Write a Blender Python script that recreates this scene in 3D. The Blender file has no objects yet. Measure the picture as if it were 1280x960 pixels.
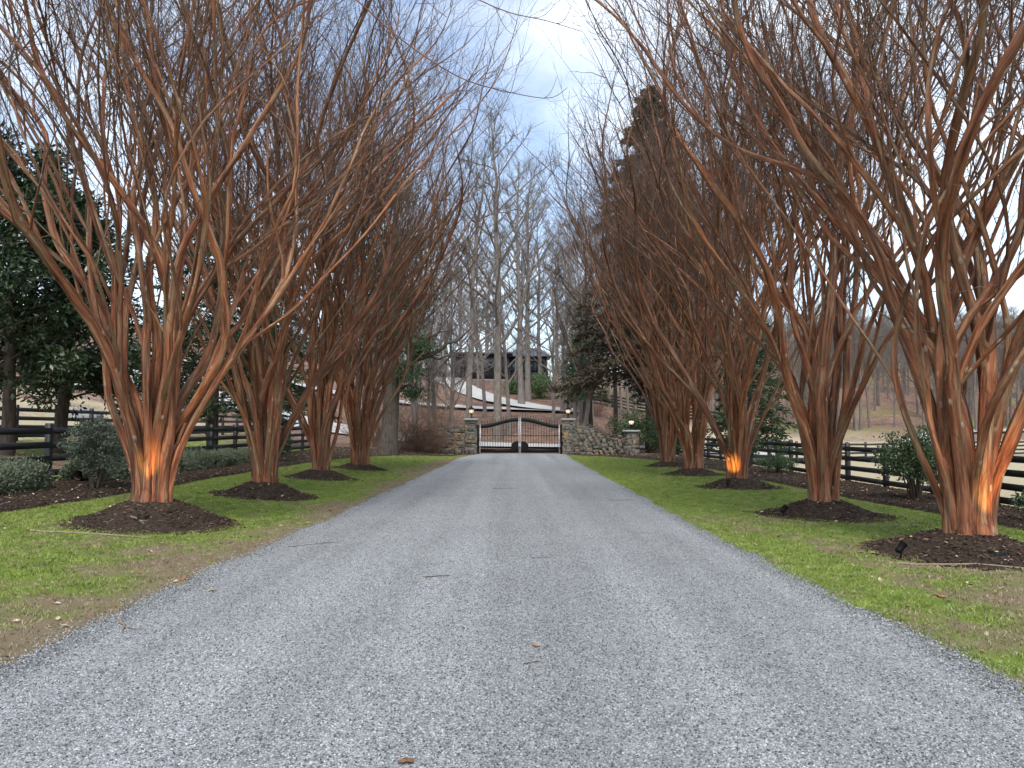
import bpy, math, random
import numpy as np
from mathutils import Vector
R = math.radians
SC = bpy.context.scene
COL = SC.collection

# ------------------------------------------------------------------ camera, sky, sun, exposure
cam_d = bpy.data.cameras.new('camera'); cam = bpy.data.objects.new('camera', cam_d); COL.objects.link(cam)
cam.location = (0, 0, 1.65); cam.rotation_euler = (R(90 + 3.14), 0, 0)
cam_d.sensor_width = 36; cam_d.lens = 27.2; cam_d.clip_end = 3000; cam_d.clip_start = 0.05
SC.camera = cam
SUN_EL, SUN_ROT = 52, 182            # sun high behind the camera, veiled by thin cloud
world = bpy.data.worlds.new('World'); SC.world = world; world.use_nodes = True
wn, wl = world.node_tree.nodes, world.node_tree.links
wn.clear()
wo = wn.new('ShaderNodeOutputWorld'); bgd = wn.new('ShaderNodeBackground')
sky = wn.new('ShaderNodeTexSky'); sky.sky_type = 'NISHITA'; sky.sun_disc = False
sky.sun_elevation = R(SUN_EL); sky.sun_rotation = R(SUN_ROT); sky.air_density = 1.0; sky.dust_density = 0.6; sky.ozone_density = 1.0
tcw = wn.new('ShaderNodeTexCoord'); mpw = wn.new('ShaderNodeMapping'); mpw.inputs['Scale'].default_value = (1.6, 1.6, 3.2)
mpw.inputs['Location'].default_value = (0.35, 0.1, 0.2)
nzw = wn.new('ShaderNodeTexNoise'); nzw.inputs['Scale'].default_value = 1.7; nzw.inputs['Detail'].default_value = 7; nzw.inputs['Roughness'].default_value = 0.55
crw = wn.new('ShaderNodeValToRGB'); crw.color_ramp.elements[0].position = 0.40; crw.color_ramp.elements[1].position = 0.66
for _k, _v in ((0, .14), (1, .74)): crw.color_ramp.elements[_k].color = (_v, _v, _v, 1)
mxw = wn.new('ShaderNodeMix'); mxw.data_type = 'RGBA'
mxw.inputs['B'].default_value = (6.7, 7.15, 7.6, 1)
wl.new(tcw.outputs['Generated'], mpw.inputs['Vector']); wl.new(mpw.outputs[0], nzw.inputs['Vector'])
wl.new(nzw.outputs['Fac'], crw.inputs['Fac']); wl.new(crw.outputs['Color'], mxw.inputs['Factor'])
wl.new(sky.outputs[0], mxw.inputs['A']); wl.new(mxw.outputs['Result'], bgd.inputs['Color'])
bgd.inputs['Strength'].default_value = 0.1
wl.new(bgd.outputs[0], wo.inputs['Surface'])
sun_d = bpy.data.lights.new('sun', 'SUN'); sun_d.energy = 1.5; sun_d.angle = R(18); sun_d.color = (1, .96, .9)
sun = bpy.data.objects.new('sun', sun_d); COL.objects.link(sun)
sv = Vector((math.sin(R(SUN_ROT)) * math.cos(R(SUN_EL)), math.cos(R(SUN_ROT)) * math.cos(R(SUN_EL)), math.sin(R(SUN_EL))))
sun.rotation_euler = sv.to_track_quat('Z', 'Y').to_euler(); sun.location = (0, -10, 30)
vs = SC.view_settings; vs.view_transform = 'Standard'; vs.look = 'None'; vs.exposure = 1.27; vs.gamma = 1; vs.use_curve_mapping = False
SC.cycles.max_bounces = 4; SC.cycles.diffuse_bounces = 2; SC.cycles.glossy_bounces = 2; SC.cycles.use_adaptive_sampling = True; SC.cycles.adaptive_threshold = .03

# ------------------------------------------------------------------ numpy helpers
rng = np.random.default_rng(7)
def sstep(a, b, x):
    t = np.clip((x - a) / (b - a), 0, 1); return t * t * (3 - 2 * t)
_T = np.random.default_rng(3).random((256, 256))
def vnoise(x, y):
    x = np.asarray(x, float); y = np.asarray(y, float)
    xi = np.floor(x).astype(int); yi = np.floor(y).astype(int); fx = x - xi; fy = y - yi
    fx = fx * fx * (3 - 2 * fx); fy = fy * fy * (3 - 2 * fy)
    g = lambda a, b: _T[a & 255, b & 255]
    return (g(xi, yi) * (1 - fx) + g(xi + 1, yi) * fx) * (1 - fy) + (g(xi, yi + 1) * (1 - fx) + g(xi + 1, yi + 1) * fx) * fy
def fbm(x, y, o=4):
    s = 0; a = .5; x = np.asarray(x, float); y = np.asarray(y, float)
    for i in range(o):
        s = s + a * vnoise(x + 17.3 * i, y + 9.1 * i); x = x * 2.03; y = y * 2.03; a *= .5
    return s / (1 - .5 ** o)
def unit(v): return v / np.maximum(np.linalg.norm(v, axis=-1, keepdims=True), 1e-9)

_lx = np.linspace(-420, 420, 8401)
_ly = np.interp(_lx, [-420, -90, -60, -36, -28, -17.5, -10.2, -7.8, -5.6, -3.6, 3.4, 8.2, 10.2, 14, 25, 60, 420],
                [14, 11, 8.5, 4.9, 3.4, 1.1, .42, .26, .15, 0, 0, -.02, -.05, -.35, -.75, -.8, -.8])
_ly = np.convolve(np.pad(_ly, 8, mode='edge'), np.ones(17) / 17, 'valid')
_hd = np.linspace(-60, 900, 4801)
_hh = np.interp(_hd, [-60, 46, 56, 64, 70, 84, 89, 100, 112, 130, 200, 900], [0, 0, .08, .3, 1.0, 3.1, 4.0, 6.1, 8.6, 9.2, 9, 9])
_hh = np.convolve(np.pad(_hh, 12, mode='edge'), np.ones(25) / 25, 'valid')
def height(x, y):
    x = np.asarray(x, float); y = np.asarray(y, float)
    h = np.interp(x, _lx, _ly) + np.interp(y, _hd, _hh) * (1 - .8 * sstep(7, 40, x))
    h = h + 21 * sstep(62, 260, y) * sstep(10, 55, x) + 22 * sstep(260, 700, y)
    far = sstep(12, 60, np.abs(x)) + sstep(60, 120, y)
    h = h + far * 1.2 * (fbm(x * .06, y * .06, 3) - .5)
    near = 1 - sstep(45, 60, y)
    h = h + near * .05 * (fbm(x * .35 + 5, y * .35, 3) - .5) * sstep(3.4, 4.5, np.abs(x))
    return h
def hz(x, y): return float(height(x, y))

# ------------------------------------------------------------------ mesh helpers
def mesh_arrays(name, V, F, attrs=None, smooth=True, mats=None, midx=None):
    V = np.asarray(V, np.float32); F = np.asarray(F, np.int32)
    me = bpy.data.meshes.new(name); n = F.shape[1]
    me.vertices.add(len(V)); me.vertices.foreach_set('co', V.ravel())
    me.loops.add(F.size); me.loops.foreach_set('vertex_index', F.ravel())
    me.polygons.add(len(F)); me.polygons.foreach_set('loop_start', np.arange(0, F.size, n, dtype=np.int32))
    try: me.polygons.foreach_set('loop_total', np.full(len(F), n, np.int32))
    except Exception: pass
    if smooth: me.polygons.foreach_set('use_smooth', np.ones(len(F), bool))
    for k, (typ, arr) in (attrs or {}).items():
        a = me.attributes.new(k, typ, 'POINT')
        a.data.foreach_set({'FLOAT': 'value', 'FLOAT_VECTOR': 'vector'}.get(typ, 'color'), np.asarray(arr, np.float32).ravel())
    for m in (mats or []): me.materials.append(m)
    if midx is not None: me.polygons.foreach_set('material_index', np.asarray(midx, np.int32))
    me.update(calc_edges=True); me.validate()
    return me
def link(name, me, parent=None, loc=None):
    o = bpy.data.objects.new(name, me); COL.objects.link(o)
    if parent: o.parent = parent
    if loc is not None: o.location = loc
    return o
def empty(name, loc, rz=0):
    o = link(name, None, None, loc); o.rotation_euler = (0, 0, rz); o.empty_display_size = .2; return o
def tag(o, label=None, cat=None, group=None, kind=None):
    if label: o['label'] = label
    if cat: o['category'] = cat
    if group: o['group'] = group
    if kind: o['kind'] = kind
    return o
def tubes(P, Rd, sides):
    """batch of N polylines (N,K,3) with radii (N,K) -> verts, quads, radius attribute"""
    N, K, _ = P.shape
    T = np.empty_like(P); T[:, 1:-1] = P[:, 2:] - P[:, :-2]; T[:, 0] = P[:, 1] - P[:, 0]; T[:, -1] = P[:, -1] - P[:, -2]
    T = unit(T)
    mean = unit(P[:, -1] - P[:, 0])
    ref = np.where(np.abs(mean[:, 2:3]) > .6, np.array([[1., .13, 0]]), np.array([[0, .1, 1.]]))
    U = unit(np.cross(T, ref[:, None, :])); W = np.cross(T, U)
    a = np.arange(sides) * 2 * np.pi / sides
    V = P[:, :, None, :] + Rd[:, :, None, None] * (np.cos(a)[None, None, :, None] * U[:, :, None, :] + np.sin(a)[None, None, :, None] * W[:, :, None, :])
    idx = np.arange(N * K * sides).reshape(N, K, sides)
    nx = np.roll(idx, -1, axis=2)
    F = np.stack([idx[:, :-1], nx[:, :-1], nx[:, 1:], idx[:, 1:]], -1).reshape(-1, 4)
    sl = np.concatenate([np.zeros((N, 1)), np.cumsum(np.linalg.norm(np.diff(P, axis=1), axis=2), 1)], 1) + (P[:, :1, 0] * 7.7 + P[:, :1, 1] * 5.3 + P[:, :1, 2])
    G = np.stack([Rd[:, :, None] * np.cos(a) + P[:, :1, 0:1] * 3, Rd[:, :, None] * np.sin(a) + P[:, :1, 1:2] * 3, np.repeat(sl[:, :, None], sides, 2)], -1)
    return V.reshape(-1, 3), F, np.repeat(Rd.reshape(-1), sides), G.reshape(-1, 3)
class Acc:
    def __init__(s): s.V = []; s.F = []; s.A = []; s.G = []; s.n = 0
    def add(s, V, F, A=None, G=None):
        s.G.append(np.zeros((len(V), 3)) if G is None else G)
        s.V.append(V); s.F.append(np.asarray(F) + s.n); s.A.append(np.zeros(len(V)) if A is None else A); s.n += len(V)
    def tubes(s, P, Rd, sides): s.add(*tubes(np.asarray(P, float), np.asarray(Rd, float), sides))
    def mesh(s, name, mat, smooth=True, attr='rad', limb=False):
        return mesh_arrays(name, np.concatenate(s.V), np.concatenate(s.F), {attr: ('FLOAT', np.concatenate(s.A)), **({'limb': ('FLOAT_VECTOR', np.concatenate(s.G))} if limb else {})}, smooth, [mat] if mat else None)
def resample(pts, rad, K):
    pts = np.asarray(pts, float); rad = np.asarray(rad, float)
    s = np.concatenate([[0], np.cumsum(np.linalg.norm(np.diff(pts, axis=0), axis=1))])
    t = np.linspace(0, s[-1], K)
    return np.stack([np.interp(t, s, pts[:, i]) for i in range(3)], 1), np.interp(t, s, rad)
def quads_box(c, sx, sy, sz, rz=0, tilt=None):
    v = np.array([[x, y, z] for z in (-.5, .5) for y in (-.5, .5) for x in (-.5, .5)]) * [sx, sy, sz]
    if tilt is not None: v[:, 2] += v[:, 0] * tilt[0] + v[:, 1] * tilt[1]
    c_, s_ = math.cos(rz), math.sin(rz)
    v = np.stack([v[:, 0] * c_ - v[:, 1] * s_, v[:, 0] * s_ + v[:, 1] * c_, v[:, 2]], 1) + np.asarray(c, float)
    f = np.array([[0, 2, 3, 1], [4, 5, 7, 6], [0, 1, 5, 4], [2, 6, 7, 3], [0, 4, 6, 2], [1, 3, 7, 5]])
    return v, f
def box_mesh(name, mat, *boxes):
    a = Acc()
    for b in boxes: a.add(*quads_box(*b))
    return a.mesh(name, mat, False)
def bevel(o, w=.006, seg=2):
    m = o.modifiers.new('bevel', 'BEVEL'); m.width = w; m.segments = seg; m.limit_method = 'ANGLE'; return o
def lathe(prof, sides=20):
    """prof: (r,z) list -> verts, quads (caps closed by zero-radius rings)"""
    a = np.arange(sides) * 2 * np.pi / sides; K = len(prof)
    V = np.array([[r * math.cos(t), r * math.sin(t), z] for r, z in prof for t in a])
    idx = np.arange(K * sides).reshape(K, sides); nx = np.roll(idx, -1, 1)
    F = np.stack([idx[:-1], nx[:-1], nx[1:], idx[1:]], -1).reshape(-1, 4)
    return V, F

# ------------------------------------------------------------------ materials
class NT:
    def __init__(s, name, rough=.8, spec=.3):
        s.m = bpy.data.materials.new(name); s.m.use_nodes = True; s.t = s.m.node_tree; s.n = s.t.nodes; s.l = s.t.links
        s.b = s.n['Principled BSDF']; s.b.inputs['Roughness'].default_value = rough; s.b.inputs['Specular IOR Level'].default_value = spec
        s._c = None
    def co(s, scale=(1, 1, 1), kind='Object'):
        if s._c is None: s._c = s.n.new('ShaderNodeTexCoord')
        mp = s.n.new('ShaderNodeMapping'); mp.inputs['Scale'].default_value = scale
        s.l.new(s._c.outputs[kind], mp.inputs['Vector']); return mp.outputs[0]
    def limb(s, scale=(1, 1, 1)):
        mp = s.n.new('ShaderNodeMapping'); mp.inputs['Scale'].default_value = scale; s.l.new(s.attr('limb', 'Vector'), mp.inputs['Vector']); return mp.outputs[0]
    def pos(s, scale=(1, 1, 1)):
        g_ = s.n.new('ShaderNodeNewGeometry'); mp = s.n.new('ShaderNodeMapping'); mp.inputs['Scale'].default_value = scale
        s.l.new(g_.outputs['Position'], mp.inputs['Vector']); return mp.outputs[0]
    def noise(s, scale, detail=4, rough=.55, vec=None, dist=0):
        n = s.n.new('ShaderNodeTexNoise'); n.inputs['Scale'].default_value = scale; n.inputs['Detail'].default_value = detail
        n.inputs['Roughness'].default_value = rough; n.inputs['Distortion'].default_value = dist
        s.l.new(vec if vec is not None else s.co(), n.inputs['Vector']); return n.outputs['Fac']
    def voro(s, scale, vec=None, feature='F1', out='Distance'):
        n = s.n.new('ShaderNodeTexVoronoi'); n.feature = feature; n.inputs['Scale'].default_value = scale
        s.l.new(vec if vec is not None else s.co(), n.inputs['Vector']); return n.outputs[out]
    def attr(s, name, out='Fac'):
        n = s.n.new('ShaderNodeAttribute'); n.attribute_name = name; return n.outputs[out]
    def ramp(s, fac, *stops):
        n = s.n.new('ShaderNodeValToRGB'); e = n.color_ramp.elements
        while len(e) < len(stops): e.new(.5)
        for k, (p, c) in enumerate(stops):
            e[k].position = p; e[k].color = (*c, 1) if isinstance(c, tuple) else (c, c, c, 1)
        s.l.new(fac, n.inputs['Fac']); return n.outputs['Color']
    def mix(s, fac, a, b, mode='MIX'):
        n = s.n.new('ShaderNodeMix'); n.data_type = 'RGBA'; n.blend_type = mode
        for v, k in ((fac, 'Factor'), (a, 'A'), (b, 'B')):
            if hasattr(v, 'links'): s.l.new(v, n.inputs[k])
            elif isinstance(v, tuple): n.inputs[k].default_value = (*v, 1)
            else: n.inputs[k].default_value = v
        return n.outputs['Result']
    def math(s, op, a, b=0.):
        n = s.n.new('ShaderNodeMath'); n.operation = op
        for v, k in ((a, 0), (b, 1)):
            if hasattr(v, 'links'): s.l.new(v, n.inputs[k])
            else: n.inputs[k].default_value = v
        return n.outputs[0]
    def rand(s):
        n = s.n.new('ShaderNodeObjectInfo'); return n.outputs['Random']
    def color(s, c):
        if hasattr(c, 'links'): s.l.new(c, s.b.inputs['Base Color'])
        else: s.b.inputs['Base Color'].default_value = (*c, 1)
        return s
    def bump(s, h, strength=.5, dist=.02):
        n = s.n.new('ShaderNodeBump'); n.inputs['Strength'].default_value = strength; n.inputs['Distance'].default_value = dist
        s.l.new(h, n.inputs['Height']); s.l.new(n.outputs[0], s.b.inputs['Normal']); return s
M = {}
def mat_bark():
    t = NT('crape_bark', .62, .3)
    v = t.limb((1, 1, .07)); streak = t.noise(17, 4, .65, v); patch = t.noise(2.6, 4, .65, t.limb((4.5, 4.5, .4)), .5)
    fine = t.noise(60, 3, .6, v)
    rust = t.ramp(streak, (.33, (.055, .018, .009)), (.49, (.235, .077, .034)), (.64, (.43, .182, .088)))
    tan = t.ramp(streak, (.32, (.10, .062, .034)), (.5, (.23, .15, .085)), (.68, (.42, .33, .215)))
    rad = t.attr('rad')
    thin = t.ramp(rad, (.012, 1.0), (.06, .0))
    f = t.ramp(patch, (.48, 0.0), (.59, 1.0))
    f2 = t.math('MULTIPLY', f, .75)
    f3 = t.math('ADD', f2, t.math('MULTIPLY', thin, .16))
    c = t.mix(f3, rust, tan)
    tw = t.ramp(t.noise(3, 2), (.35, (.07, .038, .027)), (.65, (.13, .08, .057)))
    c = t.mix(t.ramp(rad, (.004, 1.0), (.02, 0.0)), c, tw)
    flake = t.voro(9, t.limb((1, 1, .12)), 'DISTANCE_TO_EDGE')
    c = t.mix(t.math('MULTIPLY', t.ramp(flake, (.0, 1.0), (.035, 0.0)), .55), c, (.07, .03, .018))
    scar = t.voro(5.5, t.limb((1, 1, .55))); c = t.mix(t.math('MULTIPLY', t.ramp(scar, (.10, 1.0), (.17, 0.0)), .65), c, (.46, .36, .27))
    c = t.mix(1., c, t.ramp(t.rand(), (0., (.70, .72, .74)), (.5, (.98, .97, .96)), (1., (1.22, 1.15, 1.08))), 'MULTIPLY')
    t.color(c); t.bump(t.math('ADD', t.math('MULTIPLY', streak, 1.2), t.math('SUBTRACT', t.math('MULTIPLY', fine, .3), t.math('MULTIPLY', t.ramp(scar, (.0, 1.0), (.2, 0.0)), -.5))), 1., .035); return t.m
M['bark'] = mat_bark()
t = NT('crape_twig_bark', .8, .2); t.color(t.ramp(t.attr('rad'), (.002, (.125, .095, .075)), (.007, (.17, .088, .055)))); M['ctwig'] = t.m
def mat_wood(name, c0, c1, sc=10, bump=.8):
    t = NT(name, .85, .2); n = t.noise(sc, 5, .65, t.co((1, 1, .18))); n2 = t.noise(1.3, 3)
    t.color(t.mix(t.math('MULTIPLY', n2, .5), t.ramp(n, (.32, c0), (.68, c1)), tuple((a + b) * .42 for a, b in zip(c0, c1))))
    
    if bump: t.bump(n, bump, .03)
    return t.m
M['grey_bark'] = mat_wood('grey_bark', (.10, .085, .07), (.30, .265, .23))
M['dark_bark'] = mat_wood('dark_bark', (.035, .028, .022), (.13, .10, .08))
M['cedar_bark'] = mat_wood('cedar_bark', (.035, .029, .024), (.14, .115, .095), 14)
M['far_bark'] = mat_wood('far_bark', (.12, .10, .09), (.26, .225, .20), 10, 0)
M['twig'] = mat_wood('twig_bark', (.06, .045, .035), (.14, .11, .085), 6, 0)
M['stick'] = mat_wood('stick_bark', (.16, .12, .085), (.36, .29, .21), 20)
M['dark_stick'] = mat_wood('dark_stick_bark', (.06, .045, .035), (.17, .12, .09), 20)
def mat_leaf(name, c0, c1, rough=.5, spec=.4):
    t = NT(name, rough, spec); n = t.noise(2.2, 3); n2 = t.noise(31, 2)
    f = t.math('ADD', t.math('MULTIPLY', n, .5), t.math('MULTIPLY', n2, .5))
    t.color(t.ramp(f, (.32, c0), (.68, c1))); return t.m
M['magnolia_leaf'] = mat_leaf('magnolia_leaf', (.014, .028, .011), (.055, .09, .036), .36, .45)
M['conifer_leaf'] = mat_leaf('conifer_leaf', (.018, .032, .015), (.055, .085, .038), .7, .2)
M['cedar_leaf'] = mat_leaf('cedar_leaf', (.022, .042, .02), (.06, .10, .045), .7, .2)
M['spruce_leaf'] = mat_leaf('spruce_leaf', (.04, .034, .023), (.10, .08, .055), .8, .2)
M['shrub_leaf'] = mat_leaf('shrub_leaf', (.05, .065, .045), (.15, .18, .125), .55, .3)
M['holly_leaf'] = mat_leaf('holly_leaf', (.03, .05, .02), (.10, .15, .06), .4, .4)
M['rhodo_leaf'] = mat_leaf('rhododendron_leaf', (.05, .085, .03), (.13, .20, .08), .5, .3)
M['hedge_leaf'] = mat_leaf('hedge_leaf', (.075, .095, .06), (.20, .235, .155), .7, .2)
def simple(name, c, rough=.5, spec=.4, metal=0, var=.25, sc=8):
    t = NT(name, rough, spec); n = t.noise(sc, 4)
    t.color(t.ramp(n, (.3, tuple(v * (1 - var) for v in c)), (.7, tuple(min(1, v * (1 + var)) for v in c))))
    t.b.inputs['Metallic'].default_value = metal; t.bump(n, .15, .01); return t.m
M['black_paint'] = simple('black_fence_paint', (.016, .018, .021), .5, .45, 0, .4, 14)
M['iron'] = simple('black_iron', (.010, .010, .011), .5, .12)
M['steel'] = simple('pale_steel', (.55, .55, .56), .35, .5, .3)
M['cap'] = simple('cap_stone', (.27, .27, .255), .8, .2, 0, .3, 20)
M['concrete'] = simple('concrete_paving', (.44, .43, .41), .85, .2, 0, .12, 3)
M['house_dark'] = simple('charcoal_siding', (.03, .03, .034), .5, .4)
M['house_frame'] = simple('white_frame', (.6, .6, .6), .5, .3)
M['roof'] = simple('dark_metal_roof', (.07, .08, .10), .4, .5, .3)
M['boulder'] = simple('grey_boulder', (.22, .22, .215), .85, .2, 0, .45, 6)
g = NT('window_glass', .06, .7); g.color((.03, .04, .05)); M['glass'] = g.m
g = NT('lamp_glass', .2, .5); g.color((.9, .86, .75)); g.b.inputs['Emission Color'].default_value = (1, .78, .45, 1); g.b.inputs['Emission Strength'].default_value = .3; M['lampglass'] = g.m
g = NT('lens_glow', .2, .5); g.color((.9, .7, .4)); g.b.inputs['Emission Color'].default_value = (1, .55, .15, 1); g.b.inputs['Emission Strength'].default_value = 2.0; M['lens'] = g.m
def mat_stone():
    t = NT('fieldstone', .85, .2); r = t.attr('rad'); n = t.noise(9, 5, .65)
    c = t.ramp(r, (.0, (.09, .085, .075)), (.3, (.18, .165, .14)), (.55, (.23, .20, .145)), (.75, (.15, .145, .14)), (.97, (.32, .21, .11)))
    t.color(t.mix(.75, c, t.ramp(n, (.25, .25), (.75, 1.2)), 'MULTIPLY')); t.bump(n, .6, .03); return t.m
M['stone'] = mat_stone()
M['mortar'] = simple('wall_mortar', (.10, .095, .085), .9, .1, 0, .3, 12)
def mat_gravel():
    t = NT('gravel', .8, .3); v = t.co()
    cell = t.voro(95, v, 'F1', 'Color'); d = t.voro(95, v, 'F1'); cell2 = t.voro(31, v, 'F1', 'Color')
    tone = t.ramp(cell, (.05, (.12, .12, .12)), (.35, (.28, .281, .28)), (.65, (.43, .431, .43)), (.95, (.68, .68, .67)))
    tone = t.mix(.3, tone, t.ramp(cell2, (.1, (.17, .17, .17)), (.9, (.55, .55, .545))))
    tone = t.mix(t.ramp(d, (.35, 0.), (.75, .5)), tone, (.06, .062, .066))
    lane = t.noise(1.0, 4, .55, t.pos((1.3, .035, 1))); lump = t.noise(.7, 5, .6, t.pos())
    f = t.ramp(t.math('ADD', t.math('MULTIPLY', lane, .75), t.math('MULTIPLY', lump, .25)), (.36, (.68, .695, .70)), (.62, (.97, .99, 1.0)))
    t.color(t.mix(1., tone, f, 'MULTIPLY')); t.bump(t.math('SUBTRACT', 1., d), .7, .012); return t.m
M['gravel'] = mat_gravel()
t = NT('gravel_stone', .75, .3); r = t.rand()
lane = t.noise(1.0, 4, .55, t.pos((1.3, .035, 1))); lump = t.noise(.7, 5, .6, t.pos())
f = t.ramp(t.math('ADD', t.math('MULTIPLY', lane, .75), t.math('MULTIPLY', lump, .25)), (.36, (.68, .695, .70)), (.62, (.97, .99, 1.0)))
t.color(t.mix(1., t.ramp(r, (.0, (.06, .06, .06)), (.3, (.165, .167, .167)), (.6, (.30, .302, .30)), (.85, (.44, .441, .44)), (1., (.60, .60, .59))), f, 'MULTIPLY')); M['gstone'] = t.m
def mat_mulch(name, c):
    t = NT(name, .95, .1); n = t.noise(28, 6, .75, t.co((1, 1, 1)), 1.5); v = t.voro(38, t.co((1.0, .5, 1)), 'F1', 'Color'); big = t.noise(1.2, 4)
    col = t.mix(.55, t.ramp(n, (.3, tuple(k * .45 for k in c)), (.7, tuple(k * 1.6 for k in c))), t.ramp(v, (.2, tuple(k * .4 for k in c)), (.9, tuple(k * 1.9 for k in c))))
    t.color(t.mix(t.math('MULTIPLY', big, .4), col, tuple(k * 1.6 for k in c))); t.bump(n, 1., .05); return t.m
M['mulch'] = mat_mulch('mulch', (.056, .041, .030))
t = NT('mulch_chip', .9, .1); t.color(t.ramp(t.rand(), (0., (.022, .015, .012)), (.5, (.06, .04, .03)), (.88, (.10, .07, .05)), (1., (.24, .175, .12)))); M['chip'] = t.m
t = NT('fallen_leaf', .8, .15); t.color(t.ramp(t.rand(), (0., (.14, .07, .04)), (.4, (.26, .15, .085)), (.75, (.40, .28, .17)), (1., (.55, .46, .34)))); M['leaf'] = t.m
t = NT('grass_blade', .6, .25)
t.color(t.ramp(t.rand(), (0., (.085, .135, .022)), (.45, (.165, .24, .036)), (.8, (.27, .345, .07)), (1., (.42, .39, .18)))); t.b.inputs['Subsurface Weight'].default_value = 0; M['grass'] = t.m
t = NT('dry_grass_blade', .8, .15); t.color(t.ramp(t.rand(), (0., (.15, .115, .07)), (.5, (.27, .21, .13)), (1., (.40, .33, .22)))); M['drygrass'] = t.m
def mat_ground():
    t = NT('ground', .95, .1)
    z = t.attr('zone', 'Color'); sep = t.n.new('ShaderNodeSeparateColor'); t.l.new(z, sep.inputs[0])
    n = t.noise(3, 6, .65); nf = t.noise(40, 5, .7); nn = t.noise(.5, 4); leafc = t.voro(9, None, 'F1', 'Color'); leaff = t.voro(26, None, 'F1', 'Color')
    green = t.mix(nf, (.10, .135, .024), (.21, .265, .06))
    dry = t.mix(nf, (.13, .10, .06), (.27, .215, .135))
    litter = t.mix(.5, t.ramp(leafc, (.15, (.07, .04, .03)), (.45, (.20, .118, .085)), (.75, (.28, .175, .13)), (.95, (.55, .43, .35))), t.ramp(leaff, (.2, (.10, .06, .045)), (.9, (.34, .22, .16))))
    litter = t.mix(1., litter, t.ramp(t.noise(.9, 5, .65), (.3, .55), (.7, 1.25)), 'MULTIPLY')
    straw = t.mix(n, (.30, .25, .16), (.50, .43, .29))
    def w(ch, sc=.35): return t.ramp(t.math('ADD', sep.outputs[ch], t.math('MULTIPLY', t.math('SUBTRACT', n, .5), sc * 2)), (.38, 0.), (.62, 1.))
    c = t.mix(w(0), green, dry); c = t.mix(w(2), c, straw); c = t.mix(w(1), c, litter)
    t.color(c); t.bump(nf, .8, .03); return t.m
M['ground'] = mat_ground()

# ------------------------------------------------------------------ ground and sheets
def edgeL(y): return np.interp(y, [-30, 4, 6, 9, 13, 34, 41, 45.5], [-3.55, -3.5, -3.45, -3.45, -3.3, -2.85, -2.75, -2.2]) + .24 * (fbm(y * 1.6, y * 0 + 3.3, 4) - .5)
def edgeR(y): return np.interp(y, [-30, 5, 7, 12, 30, 41, 45.5], [3.3, 3.27, 3.15, 3.05, 3.05, 3.1, 3.15]) + .24 * (fbm(y * 1.6, y * 0 + 8.3, 4) - .5)
def bedL(y): return np.interp(y, [-30, 24, 32, 38, 41, 43, 46], [-7.9, -7.9, -7.7, -6.6, -5.0, -3.2, -2.5]) + .5 * (fbm(y * .25, y * 0 + 1.3, 3) - .5)
def bedR(y): return np.interp(y, [-30, 14, 18, 30, 38, 41.5, 44, 46], [8.2, 8.3, 7.9, 7.7, 7.0, 5.6, 3.7, 3.4]) + .5 * (fbm(y * .25, y * 0 + 6.3, 3) - .5)
def grid_axis(parts):
    out = []
    for a, b, s in parts: out += list(np.arange(a, b, s))
    return np.array(out + [parts[-1][1]])
gx = grid_axis([(-420, -120, 20), (-120, -40, 4), (-40, -14, 1), (-14, 14, .25), (14, 40, 1), (40, 120, 4), (120, 420, 20)])
gy = grid_axis([(-40, 0, 2), (0, 34, .25), (34, 66, .5), (66, 130, 1.5), (130, 240, 6), (240, 820, 20)])
X, Y = np.meshgrid(gx, gy); Z = height(X, Y)
dry = .22 + .7 * (fbm(X * .5, Y * .5, 4) - .35)
dl = np.where(X < 0, edgeL(Y) - X, 99); dry += np.where((dl > -1) & (dl < 1.6), (1.6 - dl) * .38 * (.4 + fbm(X * .8 + 3, Y * .4, 3)), 0)
dr = np.where(X > 0, X - edgeR(Y), 99); dry += np.where((dr > 1.0) & (dr < 3.2) & (Y < 12), .36 * fbm(X * .7, Y * .7, 3), 0)
dry += np.where(Y > 16, -.12, 0) + .6 * (fbm(X * 2.2, Y * 2.2, 3) - .5) - .05
litter = sstep(42, 47, Y) * (1 - sstep(9, 18, X)) * (1 - .6 * sstep(12, 20, -X) * (1 - sstep(50, 64, Y)))
litter = np.maximum(litter, sstep(66, 84, Y) * sstep(8, 14, X) * (.62 + .5 * (fbm(X * .1, Y * .1, 3) - .5)))
litter = np.maximum(litter, .62 * sstep(10.5, 12, -X) * fbm(X * .25, Y * .25, 3) * 1.6 * (Y < 60))
straw = sstep(10.2, 11.5, X) * .95 * (1 - .7 * sstep(75, 100, Y)) + .55 * sstep(17, 20, -X) + .4 * sstep(10.8, 13, -X)
zone = np.stack([np.clip(dry, 0, 1), np.clip(litter, 0, 1), np.clip(straw, 0, 1), np.ones_like(X)], -1)
ni, nj = X.shape; ix = np.arange(ni * nj).reshape(ni, nj)
F = np.stack([ix[:-1, :-1], ix[:-1, 1:], ix[1:, 1:], ix[1:, :-1]], -1).reshape(-1, 4)
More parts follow.
